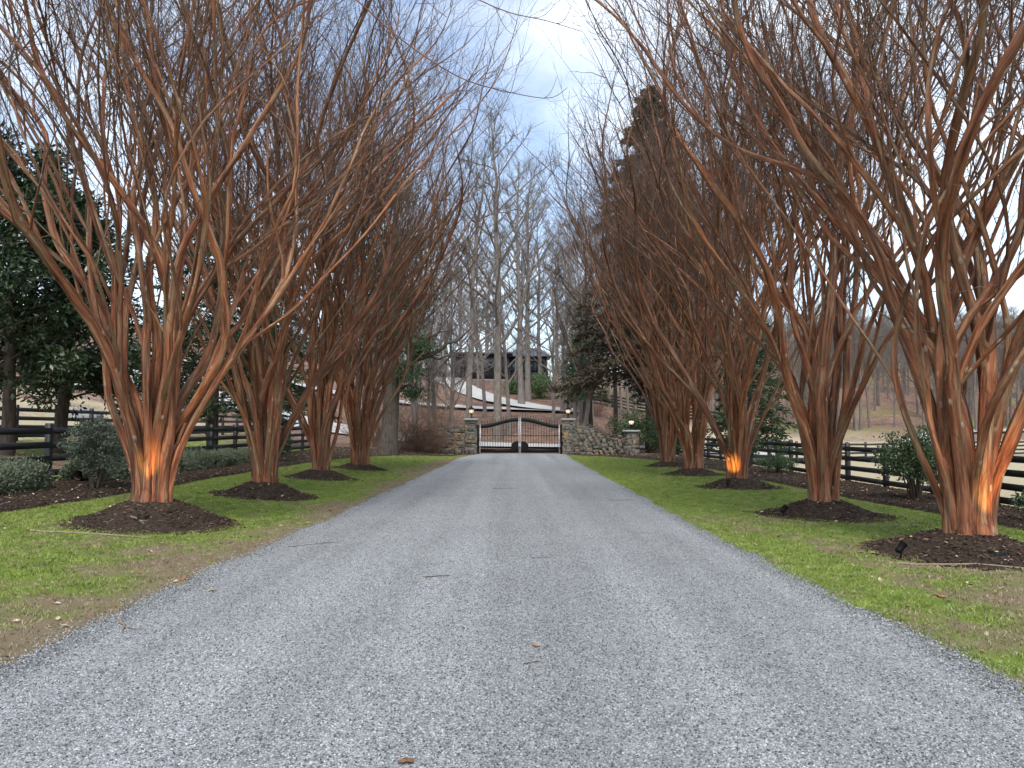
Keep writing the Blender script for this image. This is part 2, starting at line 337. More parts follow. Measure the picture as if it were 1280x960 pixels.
# the drive and beds sit on the ground: sink the sheet a little below them
under = np.where((X > edgeL(Y) + .15) & (X < edgeR(Y) - .15) & (Y < 46), -.03, 0.)
o = link('ground', mesh_arrays('ground', np.stack([X, Y, Z + under], -1).reshape(-1, 3), F, {'zone': ('FLOAT_COLOR', zone.reshape(-1, 4))}, True, [M['ground']])); tag(o, kind='structure')
def sheet(name, ys, x0, x1, n, off, mat, crown=0., parent=None):
    t = np.linspace(0, 1, n)[None, :]; Xs = x0[:, None] * (1 - t) + x1[:, None] * t; Ys = np.repeat(ys[:, None], n, 1)
    lip = off * np.minimum(1, np.minimum(t, 1 - t) * n * .7) - .012 * (np.minimum(t, 1 - t) < 1e-6)
    Zs = height(Xs, Ys) + lip + crown * (1 - (2 * t - 1) ** 2)
    i2 = np.arange(Xs.size).reshape(Xs.shape)
    F2 = np.stack([i2[:-1, :-1], i2[:-1, 1:], i2[1:, 1:], i2[1:, :-1]], -1).reshape(-1, 4)
    o = link(name, mesh_arrays(name, np.stack([Xs, Ys, Zs], -1).reshape(-1, 3), F2, None, True, [mat])); tag(o, kind='structure'); return o
ys = np.arange(-12, 46.01, .25)
sheet('gravel_drive', ys, edgeL(ys) - .08, edgeR(ys) + .08, 30, .022, M['gravel'], .03)
sheet('mulch_bed', ys, np.interp(ys, [-12, 46], [-10.6, -10.6]), bedL(ys), 18, .05, M['mulch'])
sheet('mulch_bed', ys, bedR(ys), np.full_like(ys, 10.6), 18, .05, M['mulch'])
def path_strip(name, pts, width, off, mat):
    P = np.array(pts, float); s = np.concatenate([[0], np.cumsum(np.linalg.norm(np.diff(P[:, :2], axis=0), axis=1))])
    n = int(s[-1] / .8) + 2; tt = np.linspace(0, s[-1], n)
    c = np.stack([np.interp(tt, s, P[:, 0]), np.interp(tt, s, P[:, 1])], 1)
    k = np.ones(7) / 7
    c = np.stack([np.convolve(np.pad(c[:, i], 3, mode='edge'), k, 'valid') for i in range(2)], 1)
    T = unit(np.gradient(c, axis=0)); N = np.stack([-T[:, 1], T[:, 0]], 1)
    w = np.linspace(-.5, .5, 9) * width; Q = c[:, None, :] + w[None, :, None] * N[:, None, :]
    zz = height(Q[..., 0], Q[..., 1]); zz = zz * .35 + zz.mean(1, keepdims=True) * .65 + off
    zz = np.maximum(zz, height(Q[..., 0], Q[..., 1]) + .03)
    top = np.concatenate([Q, zz[..., None]], -1)
    i2 = np.arange(n * 9).reshape(n, 9); F2 = np.stack([i2[:-1, :-1], i2[1:, :-1], i2[1:, 1:], i2[:-1, 1:]], -1).reshape(-1, 4)
    tag(link(name, mesh_arrays(name, top.reshape(-1, 3), F2, None, True, [mat])), kind='structure')
path_strip('cross_road', [(-40, 74), (-20, 68), (-8, 63), (0, 59), (8, 57.5), (20, 57)], 7.0, .08, M['concrete'])
path_strip('hill_road', [(-46, 90), (-20, 87.5), (-6, 86.5), (3, 86), (9, 84)], 3.6, .12, M['concrete'])
path_strip('house_drive', [(7, 85), (2, 88), (-2, 93), (-5.5, 100), (-8.5, 107), (-10, 113)], 4.2, .14, M['concrete'])
path_strip('upper_road', [(-42, 30), (-37, 44), (-35, 56), (-33, 70), (-30, 84)], 4, .12, M['concrete'])
path_strip('valley_lane', [(33, 58), (37, 68), (41, 78), (50, 88), (70, 96), (110, 104)], 4.5, .12, M['concrete'])

# ------------------------------------------------------------------ instanced ground cover (stuff)
def proto(name, V, F, mat, smooth=False):
    me = mesh_arrays(name, np.asarray(V, float), np.asarray(F), None, smooth, [mat]); return bpy.data.objects.new(name, me)
def scatter(name, pts, protos_obj, smin, smax, tilt, mat):
    me = bpy.data.meshes.new(name); me.vertices.add(len(pts)); me.vertices.foreach_set('co', np.asarray(pts, np.float32).ravel()); me.update()
    o = link(name, me); o['kind'] = 'stuff'
    ng = bpy.data.node_groups.new(name, 'GeometryNodeTree')
    ng.interface.new_socket('Geometry', in_out='INPUT', socket_type='NodeSocketGeometry'); ng.interface.new_socket('Geometry', in_out='OUTPUT', socket_type='NodeSocketGeometry')
    n = ng.nodes; l = ng.links
    gi = n.new('NodeGroupInput'); go = n.new('NodeGroupOutput'); m2p = n.new('GeometryNodeMeshToPoints'); iop = n.new('GeometryNodeInstanceOnPoints')
    oi = n.new('GeometryNodeObjectInfo'); oi.inputs['Object'].default_value = protos_obj; oi.inputs['As Instance'].default_value = True
    rr = n.new('FunctionNodeRandomValue'); rr.data_type = 'FLOAT_VECTOR'; rr.inputs[0].default_value = (-tilt, -tilt, 0); rr.inputs[1].default_value = (tilt, tilt, 6.283)
    rs = n.new('FunctionNodeRandomValue'); rs.data_type = 'FLOAT'; rs.inputs[2].default_value = smin; rs.inputs[3].default_value = smax; rs.inputs['Seed'].default_value = 5
    l.new(gi.outputs[0], m2p.inputs[0]); l.new(m2p.outputs[0], iop.inputs['Points']); l.new(oi.outputs['Geometry'], iop.inputs['Instance'])
    l.new(rr.outputs[0], iop.inputs['Rotation']); l.new(rs.outputs[1], iop.inputs['Scale']); l.new(iop.outputs[0], go.inputs[0])
    md = o.modifiers.new('scatter', 'NODES'); md.node_group = ng
    me.materials.append(mat); return o
def sample(n, x0, x1, y0, y1):
    return rng.uniform(x0, x1, n), rng.uniform(y0, y1, n)
MOUNDS = []   # filled below: (x, y, r, h)
TREES = [(-5.62, 12.2, 'L'), (-5.5, 17.3, 'L'), (-5.66, 23.0, 'L'), (-5.5, 28.0, 'L'),
         (5.95, 10.2, 'R'), (5.85, 14.6, 'R'), (6.2, 21.3, 'R'), (6.3, 27.0, 'R'), (6.45, 32.2, 'R')]
for i, (x, y, s_) in enumerate(TREES): MOUNDS.append((x, y, [1.15, 1.05, 1.0, .92, 1.15, 1.1, 1.05, 1.0, .92][i], [.34, .3, .24, .2, .28, .28, .26, .24, .2][i]))
def mound_z(x, y):
    z = np.zeros_like(np.asarray(x, float))
    for mx, my, r, h in MOUNDS:
        d = np.hypot((x - mx) / 1.05, y - my); ang = np.arctan2(y - my, x - mx)
        rr = r * (1 + .16 * (fbm(2 + 1.2 * np.cos(ang) + mx, 2 + 1.2 * np.sin(ang) + my, 2) - .5) * 2)
        z = np.maximum(z, h * (1 - sstep(.15, 1.0, d / rr)))
    return z
# grass tufts
def tuft(nb, h, spread, w, seed):
    r = np.random.default_rng(seed); V = []; F = []
    for i in range(nb):
        a = r.uniform(0, 6.28); b = r.uniform(0, spread); p = np.array([math.cos(a) * b, math.sin(a) * b, -.008]); hh = h * r.uniform(.5, 1.1)
        lean = np.array([r.normal(0, .45), r.normal(0, .45), 1.]) * hh; s = np.array([-math.sin(a + 1), math.cos(a + 1), 0]) * w
        k = len(V); mid = p + lean * .55; tip = p + lean + np.array([lean[0] * .5, lean[1] * .5, -hh * .15])
        V += [p - s, p + s, mid + s * .7, mid - s * .7, tip]; F += [[k, k + 1, k + 2, k + 3], [k + 3, k + 2, k + 4, k + 4]]
    F = [f if f[2] != f[3] else [f[0], f[1], f[2], f[2]] for f in F]
    V = np.array(V); T = []
    for f in F:
        T.append(f[:3])
        if f[3] != f[2]: T.append([f[0], f[2], f[3]])
    return V, np.array(T)
GV, GF = tuft(16, .036, .06, .0026, 1); gp = proto('grass_tuft', GV, GF, M['grass'])
DV, DF = tuft(12, .026, .07, .0026, 2); dp = proto('dry_tuft', DV, DF, M['drygrass'])
gpts = []; dpts = []
for (x0, x1, y0, y1, dens) in ((-8.4, -2.2, 5, 16, 300), (-8.4, -2.2, 16, 44, 95), (2.9, 8.8, 4, 14, 300), (2.9, 8.8, 14, 44, 95)):
    n = int((x1 - x0) * (y1 - y0) * dens); x, y = sample(n, x0, x1, y0, y1)
    ej = np.abs(rng.normal(0, .07, n)) - .02
    ok = np.where(x < 0, (x < edgeL(y) + ej) & (x > bedL(y) - .02), (x > edgeR(y) - ej) & (x < bedR(y) + .02)) & (mound_z(x, y) < .006)
    x, y = x[ok], y[ok]
    d = .22 + .7 * (fbm(x * .5, y * .5, 4) - .35); dl = np.where(x < 0, edgeL(y) - x, 99); dr = np.where(x > 0, x - edgeR(y), 99)
    d = d + np.where(dl < 1.6, (1.6 - dl) * .38 * (.4 + fbm(x * .8 + 3, y * .4, 3)), 0) + np.where((dr > 1.) & (dr < 3.2) & (y < 12), .36 * fbm(x * .7, y * .7, 3), 0) - np.where(y > 16, .12, 0)
    d = d + .8 * (fbm(x * 2.2, y * 2.2, 3) - .5) + rng.normal(0, .10, len(x))
    z = height(x, y); P = np.stack([x, y, z], 1)
    gpts.append(P[d < .50]); dd = P[d >= .40]; dpts.append(dd[rng.random(len(dd)) < .8])
# grass just beyond the left fence
x, y = sample(9000, -16, -10.7, 10, 40); gpts.append(np.stack([x, y, height(x, y)], 1)[fbm(x * .4, y * .4, 3) > .45])
tag(scatter('lawn_grass', np.concatenate(gpts), gp, .55, 1.6, .2, M['grass']), 'short bright green lawn grass on the verges of the drive', 'grass')
tag(scatter('dry_lawn_grass', np.concatenate(dpts), dp, .7, 1.4, .3, M['drygrass']), 'tan dormant grass in worn patches of the verges', 'dry grass')
# gravel stones in the near part of the drive
r_ = np.random.default_rng(5)
ICO = np.array([[0, 0, -1], [.72, -.53, -.45], [-.28, -.85, -.45], [-.89, 0, -.45], [-.28, .85, -.45], [.72, .53, -.45], [.28, -.85, .45], [-.72, -.53, .45], [-.72, .53, .45], [.28, .85, .45], [.89, 0, .45], [0, 0, 1.]])
IF = np.array([[0, 1, 2], [1, 0, 5], [0, 2, 3], [0, 3, 4], [0, 4, 5], [1, 5, 10], [2, 1, 6], [3, 2, 7], [4, 3, 8], [5, 4, 9], [1, 10, 6], [2, 6, 7], [3, 7, 8], [4, 8, 9], [5, 9, 10], [6, 10, 11], [7, 6, 11], [8, 7, 11], [9, 8, 11], [10, 9, 11]])[:, ::-1]
sp = proto('gravel_chip', ICO * [.0062, .005, .0038] * r_.uniform(.75, 1.2, (12, 1)), IF, M['gstone'])
def gsample(n):
    x = rng.uniform(-4.2, 4.0, n); y = 2.4 + rng.exponential(5.0, n); e = rng.normal(0, .10, n)
    ok = (x > edgeL(y) - np.abs(e) * 1.3) & (x < edgeR(y) + np.abs(e)) & (y < 30); x, y = x[ok], y[ok]
    t = np.clip((x - edgeL(y)) / (edgeR(y) - edgeL(y)), 0, 1)
    z = height(x, y) + .03 * (1 - (2 * t - 1) ** 2) + .022 + rng.uniform(-.004, .004, len(x))
    out = (x < edgeL(y)) | (x > edgeR(y)); z = np.where(out, height(x, y) + .004, z); return np.stack([x, y, z], 1)
pts = gsample(300000)
tag(scatter('loose_gravel', pts, sp, .6, 1.55, .6, M['gstone']), 'loose grey crushed stone over the drive', 'gravel')
# mulch chips
cv, cf = quads_box((0, 0, 0), .05, .011, .007); cp = proto('bark_chip', cv, cf, M['chip'])
def bedpts(n, y0, y1, side):
    y = rng.uniform(y0, y1, n); t = rng.random(n)
    a, b = (np.full(n, -10.5), bedL(y)) if side < 0 else (bedR(y), np.full(n, 10.5)); x = a + (b - a) * t
    return np.stack([x, y, height(x, y) + .052], 1)
CH = [bedpts(9000, 8, 24, -1), bedpts(7000, 8, 24, 1), bedpts(3500, 24, 45, -1), bedpts(3500, 24, 45, 1)]
for i, (mx, my, r, h) in enumerate(MOUNDS):
    n = 2600 if my < 16 else 1200; a = rng.uniform(0, 6.283, n); q = r * np.minimum(1.12 * np.sqrt(rng.random(n)), 9) * np.where(rng.random(n) < .06, 1.18, 1); x = mx + q * np.cos(a); y = my + q * np.sin(a)
    CH.append(np.stack([x, y, height(x, y) + mound_z(x, y) + .008], 1))
tag(scatter('mulch_chips', np.concatenate(CH), cp, .4, 1.7, .5, M['chip']), 'shredded dark bark mulch over beds and mounds', 'mulch')
# fallen leaves
lv = np.array([[0, -.03, 0], [.018, -.005, .008], [.011, .022, .004], [0, .034, .012], [-.011, .022, .006], [-.018, -.005, .01]]); lf = np.array([[0, 1, 2], [0, 2, 3], [0, 3, 4], [0, 4, 5]])
lp = proto('leaf_flake', lv, lf, M['leaf'])
LV = []
x, y = sample(2600, -9, 9, 5, 44); ok = ((x < edgeL(y)) & (x > bedL(y))) | ((x > edgeR(y)) & (x < bedR(y))); x, y = x[ok], y[ok]; LV.append(np.stack([x, y, height(x, y) + mound_z(x, y) + .014], 1))
LV.append((bedpts(1500, 8, 45, -1) + [0, 0, .01])); LV.append((bedpts(900, 8, 45, 1) + [0, 0, .01]))
x, y = sample(1600, -10.4, -2.8, 41, 45.6); ok = x < bedL(y); LV.append(np.stack([x, y, height(x, y) + .06], 1)[ok])
x, y = sample(600, 3.5, 10.4, 42, 45.6); ok = x > bedR(y); LV.append(np.stack([x, y, height(x, y) + .06], 1)[ok])
x, y = sample(6000, -26, -10.8, 12, 48); LV.append(np.stack([x, y, height(x, y) + .02], 1)[fbm(x * .3, y * .3) > .47])
for (mx, my, r, h) in MOUNDS:
    a = rng.uniform(0, 6.283, 45); q = r * 1.2 * np.sqrt(rng.random(45)); x = mx + q * np.cos(a); y = my + q * np.sin(a); LV.append(np.stack([x, y, height(x, y) + mound_z(x, y) + .02], 1))
tag(scatter('fallen_leaves', np.concatenate(LV), lp, .5, 1.3, .5, M['leaf']), 'scattered dry brown leaves on lawn and beds', 'leaves')

# ------------------------------------------------------------------ mulch mounds
ORD = ['farthest from the gate', 'third from the gate', 'second from the gate', 'nearest the gate']
ORDR = ['farthest from the gate', 'fourth from the gate', 'third from the gate', 'second from the gate', 'nearest the gate']
for i, (mx, my, r, h) in enumerate(MOUNDS):
    a = np.linspace(0, 2 * np.pi, 49)[:-1]; q = np.linspace(0, 1.22, 22)
    Aa, Q = np.meshgrid(a, q); xx = mx + Aa * 0 + r * Q * np.cos(Aa); yy = my + r * Q * np.sin(Aa)
    zz = height(xx, yy) + mound_z(xx, yy) + .035 * (fbm(xx * 5, yy * 5, 3) - .5) * (Q < 1.1) - .03 * sstep(1.05, 1.22, Q) + .006
    hc = hz(mx, my); V = np.stack([xx - mx, yy - my, zz - hc], -1).reshape(-1, 3)
    i2 = np.arange(V.shape[0]).reshape(Aa.shape); nx = np.roll(i2, -1, 1)
    F2 = np.stack([i2[:-1], nx[:-1], nx[1:], i2[1:]], -1).reshape(-1, 4)
    o = link('mulch_mound', mesh_arrays('mulch_mound', V, F2, None, True, [M['mulch']]), None, (mx, my, hc))
    side = 'magnolia side' if mx < 0 else 'paddock side'
    tag(o, 'dark mulch mound under the crape myrtle ' + (ORD[i] if mx < 0 else ORDR[i - 4]) + ', ' + side, 'mulch mound', 'mulch mounds under the crape myrtles')

# ------------------------------------------------------------------ crape myrtles
def twig_batch(P, Rd, per, lmin, lmax, r0, seed, up=.35, sub=3, out=.75):
    """twigs along the polylines P (N,K,3); returns arrays of main and sub twigs"""
    r = np.random.default_rng(seed); N, K, _ = P.shape; n = N * per
    i = np.repeat(np.arange(N), per); t = r.uniform(.15, 1, n) * (K - 1); k = np.minimum(t.astype(int), K - 2); f = (t - k)[:, None]
    p = P[i, k] * (1 - f) + P[i, k + 1] * f; d = unit(P[i, k + 1] - P[i, k])
    pr = np.minimum(Rd[i, k], r0 * 1.4)
    def shoot(p, d, L, rr, K2, upw, outw, wig):
        m = len(p); q = unit(d + outw * r.normal(0, 1, (m, 3)) + np.array([0, 0, upw])); out_ = [p]
        for s in range(K2 - 1):
            q = unit(q + wig * r.normal(0, 1, (m, 3)) + np.array([0, 0, upw * .25])); out_.append(out_[-1] + q * (L / (K2 - 1))[:, None])
        Pn = np.stack(out_, 1); Rn = rr[:, None] * np.linspace(1, .35, K2)[None, :]; return Pn, Rn
    A, RA = shoot(p, d, r.uniform(lmin, lmax, n), pr, 5, up, out, .22)
    m = n * sub; j = np.repeat(np.arange(n), sub); t = r.uniform(.2, 1, m) * 4; k = np.minimum(t.astype(int), 3); f = (t - k)[:, None]
    p2 = A[j, k] * (1 - f) + A[j, k + 1] * f; d2 = unit(A[j, k + 1] - A[j, k])
    B, RB = shoot(p2, d2, r.uniform(lmin * .45, lmax * .6, m), RA[j, k] * .75, 4, up, out * .8, .25)
    return A, RA, B, RB
def crape(seed, nst, hscale=.98, spec=None, maxlev=5, tper=(3, 1)):
    """list of stems: each (wood Acc, twig Acc)"""
    rd = random.Random(seed); res = []
    for s in range(nst):
        if spec and s < len(spec): az, til, br, r0 = spec[s]
        else:
            ring = (s % 11) / 11; az = s * 2.39996 + rd.uniform(-.3, .3); out_ = s % 4 == 3; til = R(rd.choice((22, 27)) if out_ else 2 + 10 * math.sqrt(ring) + rd.uniform(-2, 2)); br = .04 + .18 * math.sqrt(ring); r0 = rd.uniform(.05, .06) if out_ else (rd.uniform(.045, .07) if s > 9 else rd.uniform(.08, .115))
        wood = {}; terms = []; mids = []
        def grow(p, d, r, lev, L, pre=None):
            # one limb: a leader that runs on through every fork, shedding a side limb at each
            lev0 = lev; q = d.copy(); pts, rad = (pre if pre else ([p.copy()], [r * 1.06]))
            while True:
                n = max(4, int(L / .28)); st = L / n; curve = Vector((rd.gauss(0, .05), rd.gauss(0, .05), 0)); k0 = len(pts) - 1; ra = r
                for k in range(n):
                    if rd.random() < .25: curve = Vector((rd.gauss(0, .055 if lev < 2 else .09), rd.gauss(0, .055 if lev < 2 else .09), 0))
                    if rd.random() < .13: q = (q + Vector((rd.gauss(0, .11), rd.gauss(0, .11), 0))).normalized()
                    q = (q + curve + Vector((0, 0, (.018 if lev < 2 else .022) + (.05 if q.z < .84 else 0)))).normalized()
                    p = p + q * st; pts.append(p.copy()); r = ra * (1 - (.07 if lev < maxlev else .72) * (k + 1) / n); rad.append(r)
                seg = (pts[k0:], rad[k0:])
                if lev >= maxlev or r < .006: terms.append(seg); break
                if lev >= 4 or r < .014: mids.append(seg)
                if lev >= 1:
                    for _ in range(rd.choice((0, 1) if lev < 3 else (0, 1, 2))):
                        k = rd.randrange(1, n); dd = Vector((rd.gauss(0, 1), rd.gauss(0, 1), rd.uniform(.2, .9))).normalized()
                        grow(pts[k0 + k].copy(), (q * .75 + dd * .75).normalized(), min(r * .34, .022), maxlev - (1 if lev >= 2 and rd.random() < .4 else 0), rd.uniform(.8, 1.9))
                ax = Vector((rd.gauss(0, 1), rd.gauss(0, 1), rd.gauss(0, .25))); ax = (ax - q * ax.dot(q)).normalized()
                rad[-1] *= 1.07
                grow(pts[-2].copy(), (q - ax * rd.uniform(.20, .42)).normalized(), r * rd.uniform(.42, .64), lev + 1, rd.uniform(1.3, 2.2) * hscale)
                q = (q + ax * rd.uniform(.08, .20)).normalized(); r *= rd.uniform(.79, .87); lev += 1; L = rd.uniform(1.5, 2.3) * hscale
            wood.setdefault(min(lev0, 4), []).append((pts, rad))
        til *= .84
        # fused foot: rises nearly upright, then leans
        o2 = Vector((math.cos(az), math.sin(az), 0)); p0 = o2 * br + Vector((0, 0, -.05))
        d0 = (Vector((0, 0, 1)) + o2 * math.tan(til) * .25).normalized(); d1 = (Vector((0, 0, 1)) + o2 * math.tan(til)).normalized()
        hf = 1.05 if til > .4 else rd.uniform(.6, 1.1); foot = []; fr = []; p = p0.copy()
        for k in range(7):
            u = k / 6; foot.append(p.copy()); fr.append(r0 * (1.42 - .42 * min(1, u * 2.2) ** .6)); p = p + d0.lerp(d1, u).normalized() * (hf / 6)
        r0 *= .9; fr = [v * .92 for v in fr]
        grow(foot[-1].copy(), d1, r0, 0, rd.uniform(1.2, 2.4) * hscale, (foot, fr))
        wa = Acc()
        for lev, lst in wood.items():
            sides, K = {0: (12, 42), 1: (8, 30), 2: (7, 20), 3: (6, 14), 4: (4, 9)}[lev]
            P, Q = zip(*[resample(a, b, K) for a, b in lst]); wa.tubes(np.array(P), np.array(Q), sides)
        # flutes and knots on the thick wood
        Vc = wa.V; 
        for k in range(len(Vc)):
            v = Vc[k]; rr_ = wa.A[k]; amp = np.clip(rr_ * .22, 0, .02)[:, None]
            nrm = np.stack([fbm(v[:, 0] * 14 + 3, v[:, 1] * 14 + v[:, 2] * 1.3, 2), fbm(v[:, 1] * 14 + 9, v[:, 0] * 14 - v[:, 2] * 1.3, 2), np.full(len(v), .5)], 1) - .5
            Vc[k] = v + amp * nrm * 2.2
        ta = Acc(); P, Q = zip(*[resample(a, b, 6) for a, b in terms]); P = np.array(P); Q = np.array(Q)
        A, RA, B, RB = twig_batch(P, Q, tper[0], .45, 1.25, .0045, seed * 100 + s, .30, 2)
        ta.tubes(A, RA, 3); ta.tubes(B, RB, 3)
        if mids:
            P, Q = zip(*[resample(a, b, 6) for a, b in mids]); A, RA, B, RB = twig_batch(np.array(P), np.array(Q), tper[1], .4, 1.3, .005, seed * 77 + s, .25, 2)
            ta.tubes(A, RA, 3); ta.tubes(B, RB, 3)
        low = [resample(a[7:], b[7:], 10) for lv in (0, 1, 2) for a, b in wood.get(lv, []) if len(a) > 12]
        if low:
            P, Q = zip(*low); A, RA, B, RB = twig_batch(np.array(P), np.array(Q), 5, .25, 1.1, .006, seed * 55 + s, .15, 1, .9); ta.tubes(A, RA, 4); ta.tubes(B, RB, 3)
        res.append((wa, ta))
    return res
def crape_proto(seed, nst, **kw):
    out = []
    for w, t in crape(seed, nst, **kw): out.append((w.mesh('stem', M['bark'], limb=True), t.mesh('twigs', M['ctwig'])))
    return out
pi = math.pi
# near trees: stems set out as the photo shows them: (azimuth, lean, offset from the clump's centre, radius)
SP_L1 = [(pi * 1.03, R(25), .22, .066), (pi * .88, R(12), .20, .115), (pi * 1.5, R(2), .20, .085), (pi * 1.2, R(8), .20, .112), (-.12, R(25), .24, .060), (pi * 1.85, R(12), .20, .10),
         (pi * 1.68, R(6), .15, .10), (pi * .5, R(8), .16, .10), (.5, R(9), .17, .10), (pi * .7, R(14), .16, .085), (pi * 1.1, R(15), .22, .07), (0.1, R(17), .18, .07), (pi, R(4), .05, .10)]
SP_R1 = [(pi * 1.05, R(5), .23, .095), (pi * 1.3, R(6), .22, .112), (pi * 1.65, R(5), .22, .112), (pi * 1.93, R(20), .24, .10), (.25, R(14), .2, .10), (pi * .5, R(7), .17, .11), (pi * .75, R(10), .18, .10),
         (pi * 1.16, R(27), .24, .052), (pi * .97, R(26), .24, .05), (pi * 1.5, R(3), .06, .11), (.8, R(11), .18, .1), (pi * 1.8, R(10), .16, .1), (pi * 1.1, R(13), .16, .075)]
protos = {'a': crape_proto(11, 17, spec=SP_L1), 'b': crape_proto(23, 17, spec=SP_R1), 'c': crape_proto(37, 15), 'd': crape_proto(41, 14)}
PLAN = ['a', 'c', 'd', 'b', 'b', 'd', 'c', 'a', 'd']; ROT = [0, .4, 2.1, 1.3, 0, 4.0, 2.6, 3.7, 1.0]; SCL = [.97, 1.0, 1.03, 1.06, .98, 1.0, 1.04, 1.08, 1.1]
SPEC_L = ['crape myrtle with narrow amber glow at its foot, farthest from the gate beside the magnolias',
          'red-brown multi-stemmed crape myrtle on the magnolia side, third from the gate', 'red-brown multi-stemmed crape myrtle on the magnolia side, second from the gate',
          'red-brown multi-stemmed crape myrtle nearest the gate on the magnolia side',
          'thick red-brown crape myrtle with amber light on one limb, beside the paddock', 'red-brown crape myrtle on the straw paddock side, fourth from the gate',
          'crape myrtle with amber glow at its foot on the paddock side, third from the gate', 'red-brown crape myrtle on the straw paddock side, second from the gate',
          'red-brown crape myrtle nearest the gate on the straw paddock side']
CR = []
for i, (x, y, s_) in enumerate(TREES):
    e = empty('crape_myrtle', (x, y, hz(x, y) + MOUNDS[i][3] - .03), ROT[i]); e.scale = (SCL[i],) * 3
    tag(e, SPEC_L[i], 'tree', 'crape myrtles lining the drive'); CR.append(e)
    for w, t in protos[PLAN[i]]:
        so = link('stem', w, e); to = link('twigs', t, so); to['kind'] = 'stuff'
# two long drooping shoots over the drive, part of the near tree
def curve_pts(pts, K):
    P = np.array(pts, float); s = np.linspace(0, len(P) - 1, K); P2 = np.stack([np.interp(s, np.arange(len(P)), P[:, i]) for i in range(3)], 1)
    k = np.ones(3) / 3; Q = P2.copy()
    for i in range(3): Q[1:-1, i] = np.convolve(P2[:, i], k, 'valid')
    return Q
e = CR[0]; base = np.array(e.location)
def shoot(pts, subs, r0):
    a = Acc(); P = curve_pts(pts, 22) - base; a.tubes(P[None], np.linspace(r0, .0035, 22)[None], 5)
    for (k, v) in subs:
        q = np.array([P[k] + np.array(v) * u + np.array([0, 0, -.12 * math.sin(u * 2.6)]) for u in np.linspace(0, 1, 6)]); a.tubes(q[None], np.linspace(.005, .0025, 6)[None], 4)
    so = link('drooping_shoot', a.mesh('drooping_shoot', M['bark']), e)
shoot([(-3.6, 12.0, 9.6), (-2.4, 11.4, 8.5), (-1.5, 11.0, 7.5), (-.6, 10.9, 6.85), (.1, 10.8, 6.62), (.75, 10.7, 6.45), (.98, 10.6, 6.6)], [(9, (.5, .1, .35)), (13, (.45, -.1, .05)), (17, (.2, 0, .4))], .014)
shoot([(-3.8, 12.4, 10.2), (-2.2, 10.6, 9.4), (-.8, 9.6, 7.6), (.1, 9.3, 7.0), (.6, 9.2, 6.85), (1.05, 9.1, 6.65)], [(12, (.25, -.1, -.35)), (15, (.35, 0, .25)), (18, (.2, 0, .3))], .012)

# ------------------------------------------------------------------ up-lights at the trees
def uplight(x, y, aim, lit, label, well=False, power=30., size=44):
    z = hz(x, y) + float(mound_z(np.array([x]), np.array([y]))[0]); e = empty('uplight', (x, y, z)); tag(e, label, 'spotlight', 'garden lights under the trees')
    if well:
        V, F2 = lathe([(.0, -.10), (.085, -.10), (.085, .03), (.07, .035), (.062, .03), (.062, .012), (0, .012)], 20); link('housing', mesh_arrays('housing', V, F2, None, False, [M['iron']]), e)
        V, F2 = lathe([(.058, .016), (.05, .022), (0, .024)], 20); link('lens', mesh_arrays('lens', V, F2, None, True, [M['lens' if lit else 'glass']]), e); head = Vector((0, 0, .05))
    else:
        V, F2 = lathe([(.012, -.12), (.012, .09), (.02, .10)], 10); link('stake', mesh_arrays('stake', V, F2, None, False, [M['iron']]), e)
        h = empty('spot_head', (0, 0, .13)); h.parent = e; bpy.data.objects.remove(h)
        V, F2 = lathe([(0, -.07), (.03, -.07), (.042, -.05), (.046, .06), (.05, .06), (.05, .07), (.042, .07), (.042, .045), (0, .045)], 16)
        d = Vector(aim).normalized(); rot = d.to_track_quat('Z', 'Y')
        ho = link('spot_head', mesh_arrays('spot_head', V, F2, None, False, [M['iron']]), e, (0, 0, .14)); ho.rotation_euler = rot.to_euler()
        V, F2 = lathe([(.04, .048), (0, .05)], 16); link('lens', mesh_arrays('lens', V, F2, None, True, [M['lens' if lit else 'glass']]), ho); head = Vector((0, 0, .14)) + d * .09
    if lit:
        ld = bpy.data.lights.new('uplight_lamp', 'SPOT'); ld.energy = power; ld.color = (1, .52, .10); ld.spot_size = R(size); ld.spot_blend = 1.0; ld.shadow_soft_size = .03
        lo = bpy.data.objects.new('uplight_lamp', ld); COL.objects.link(lo); lo.parent = e; lo.location = head; lo.rotation_euler = Vector(aim).normalized().to_track_quat('-Z', 'Y').to_euler()
uplight(-5.44, 11.5, (-.13, .42, .75), True, 'lit round well light in mulch below the amber streaked crape myrtle', True, 60, 27)
uplight(5.85, 9.45, (.30, .42, .75), True, 'lit round well light in mulch under the thick crape myrtle by the paddock shrub', True, 60)
uplight(5.72, 20.6, (.28, .52, .42), True, 'small lit spotlight aimed at the crape myrtle third from the gate beside the paddock', False, 60)
uplight(4.85, 9.75, (.8, .3, .7), False, 'small unlit black spotlight on the mulch edge of the thickest crape myrtle')
uplight(4.95, 14.2, (.8, .3, .7), False, 'small unlit black spotlight on mulch of the crape myrtle fourth from the gate')

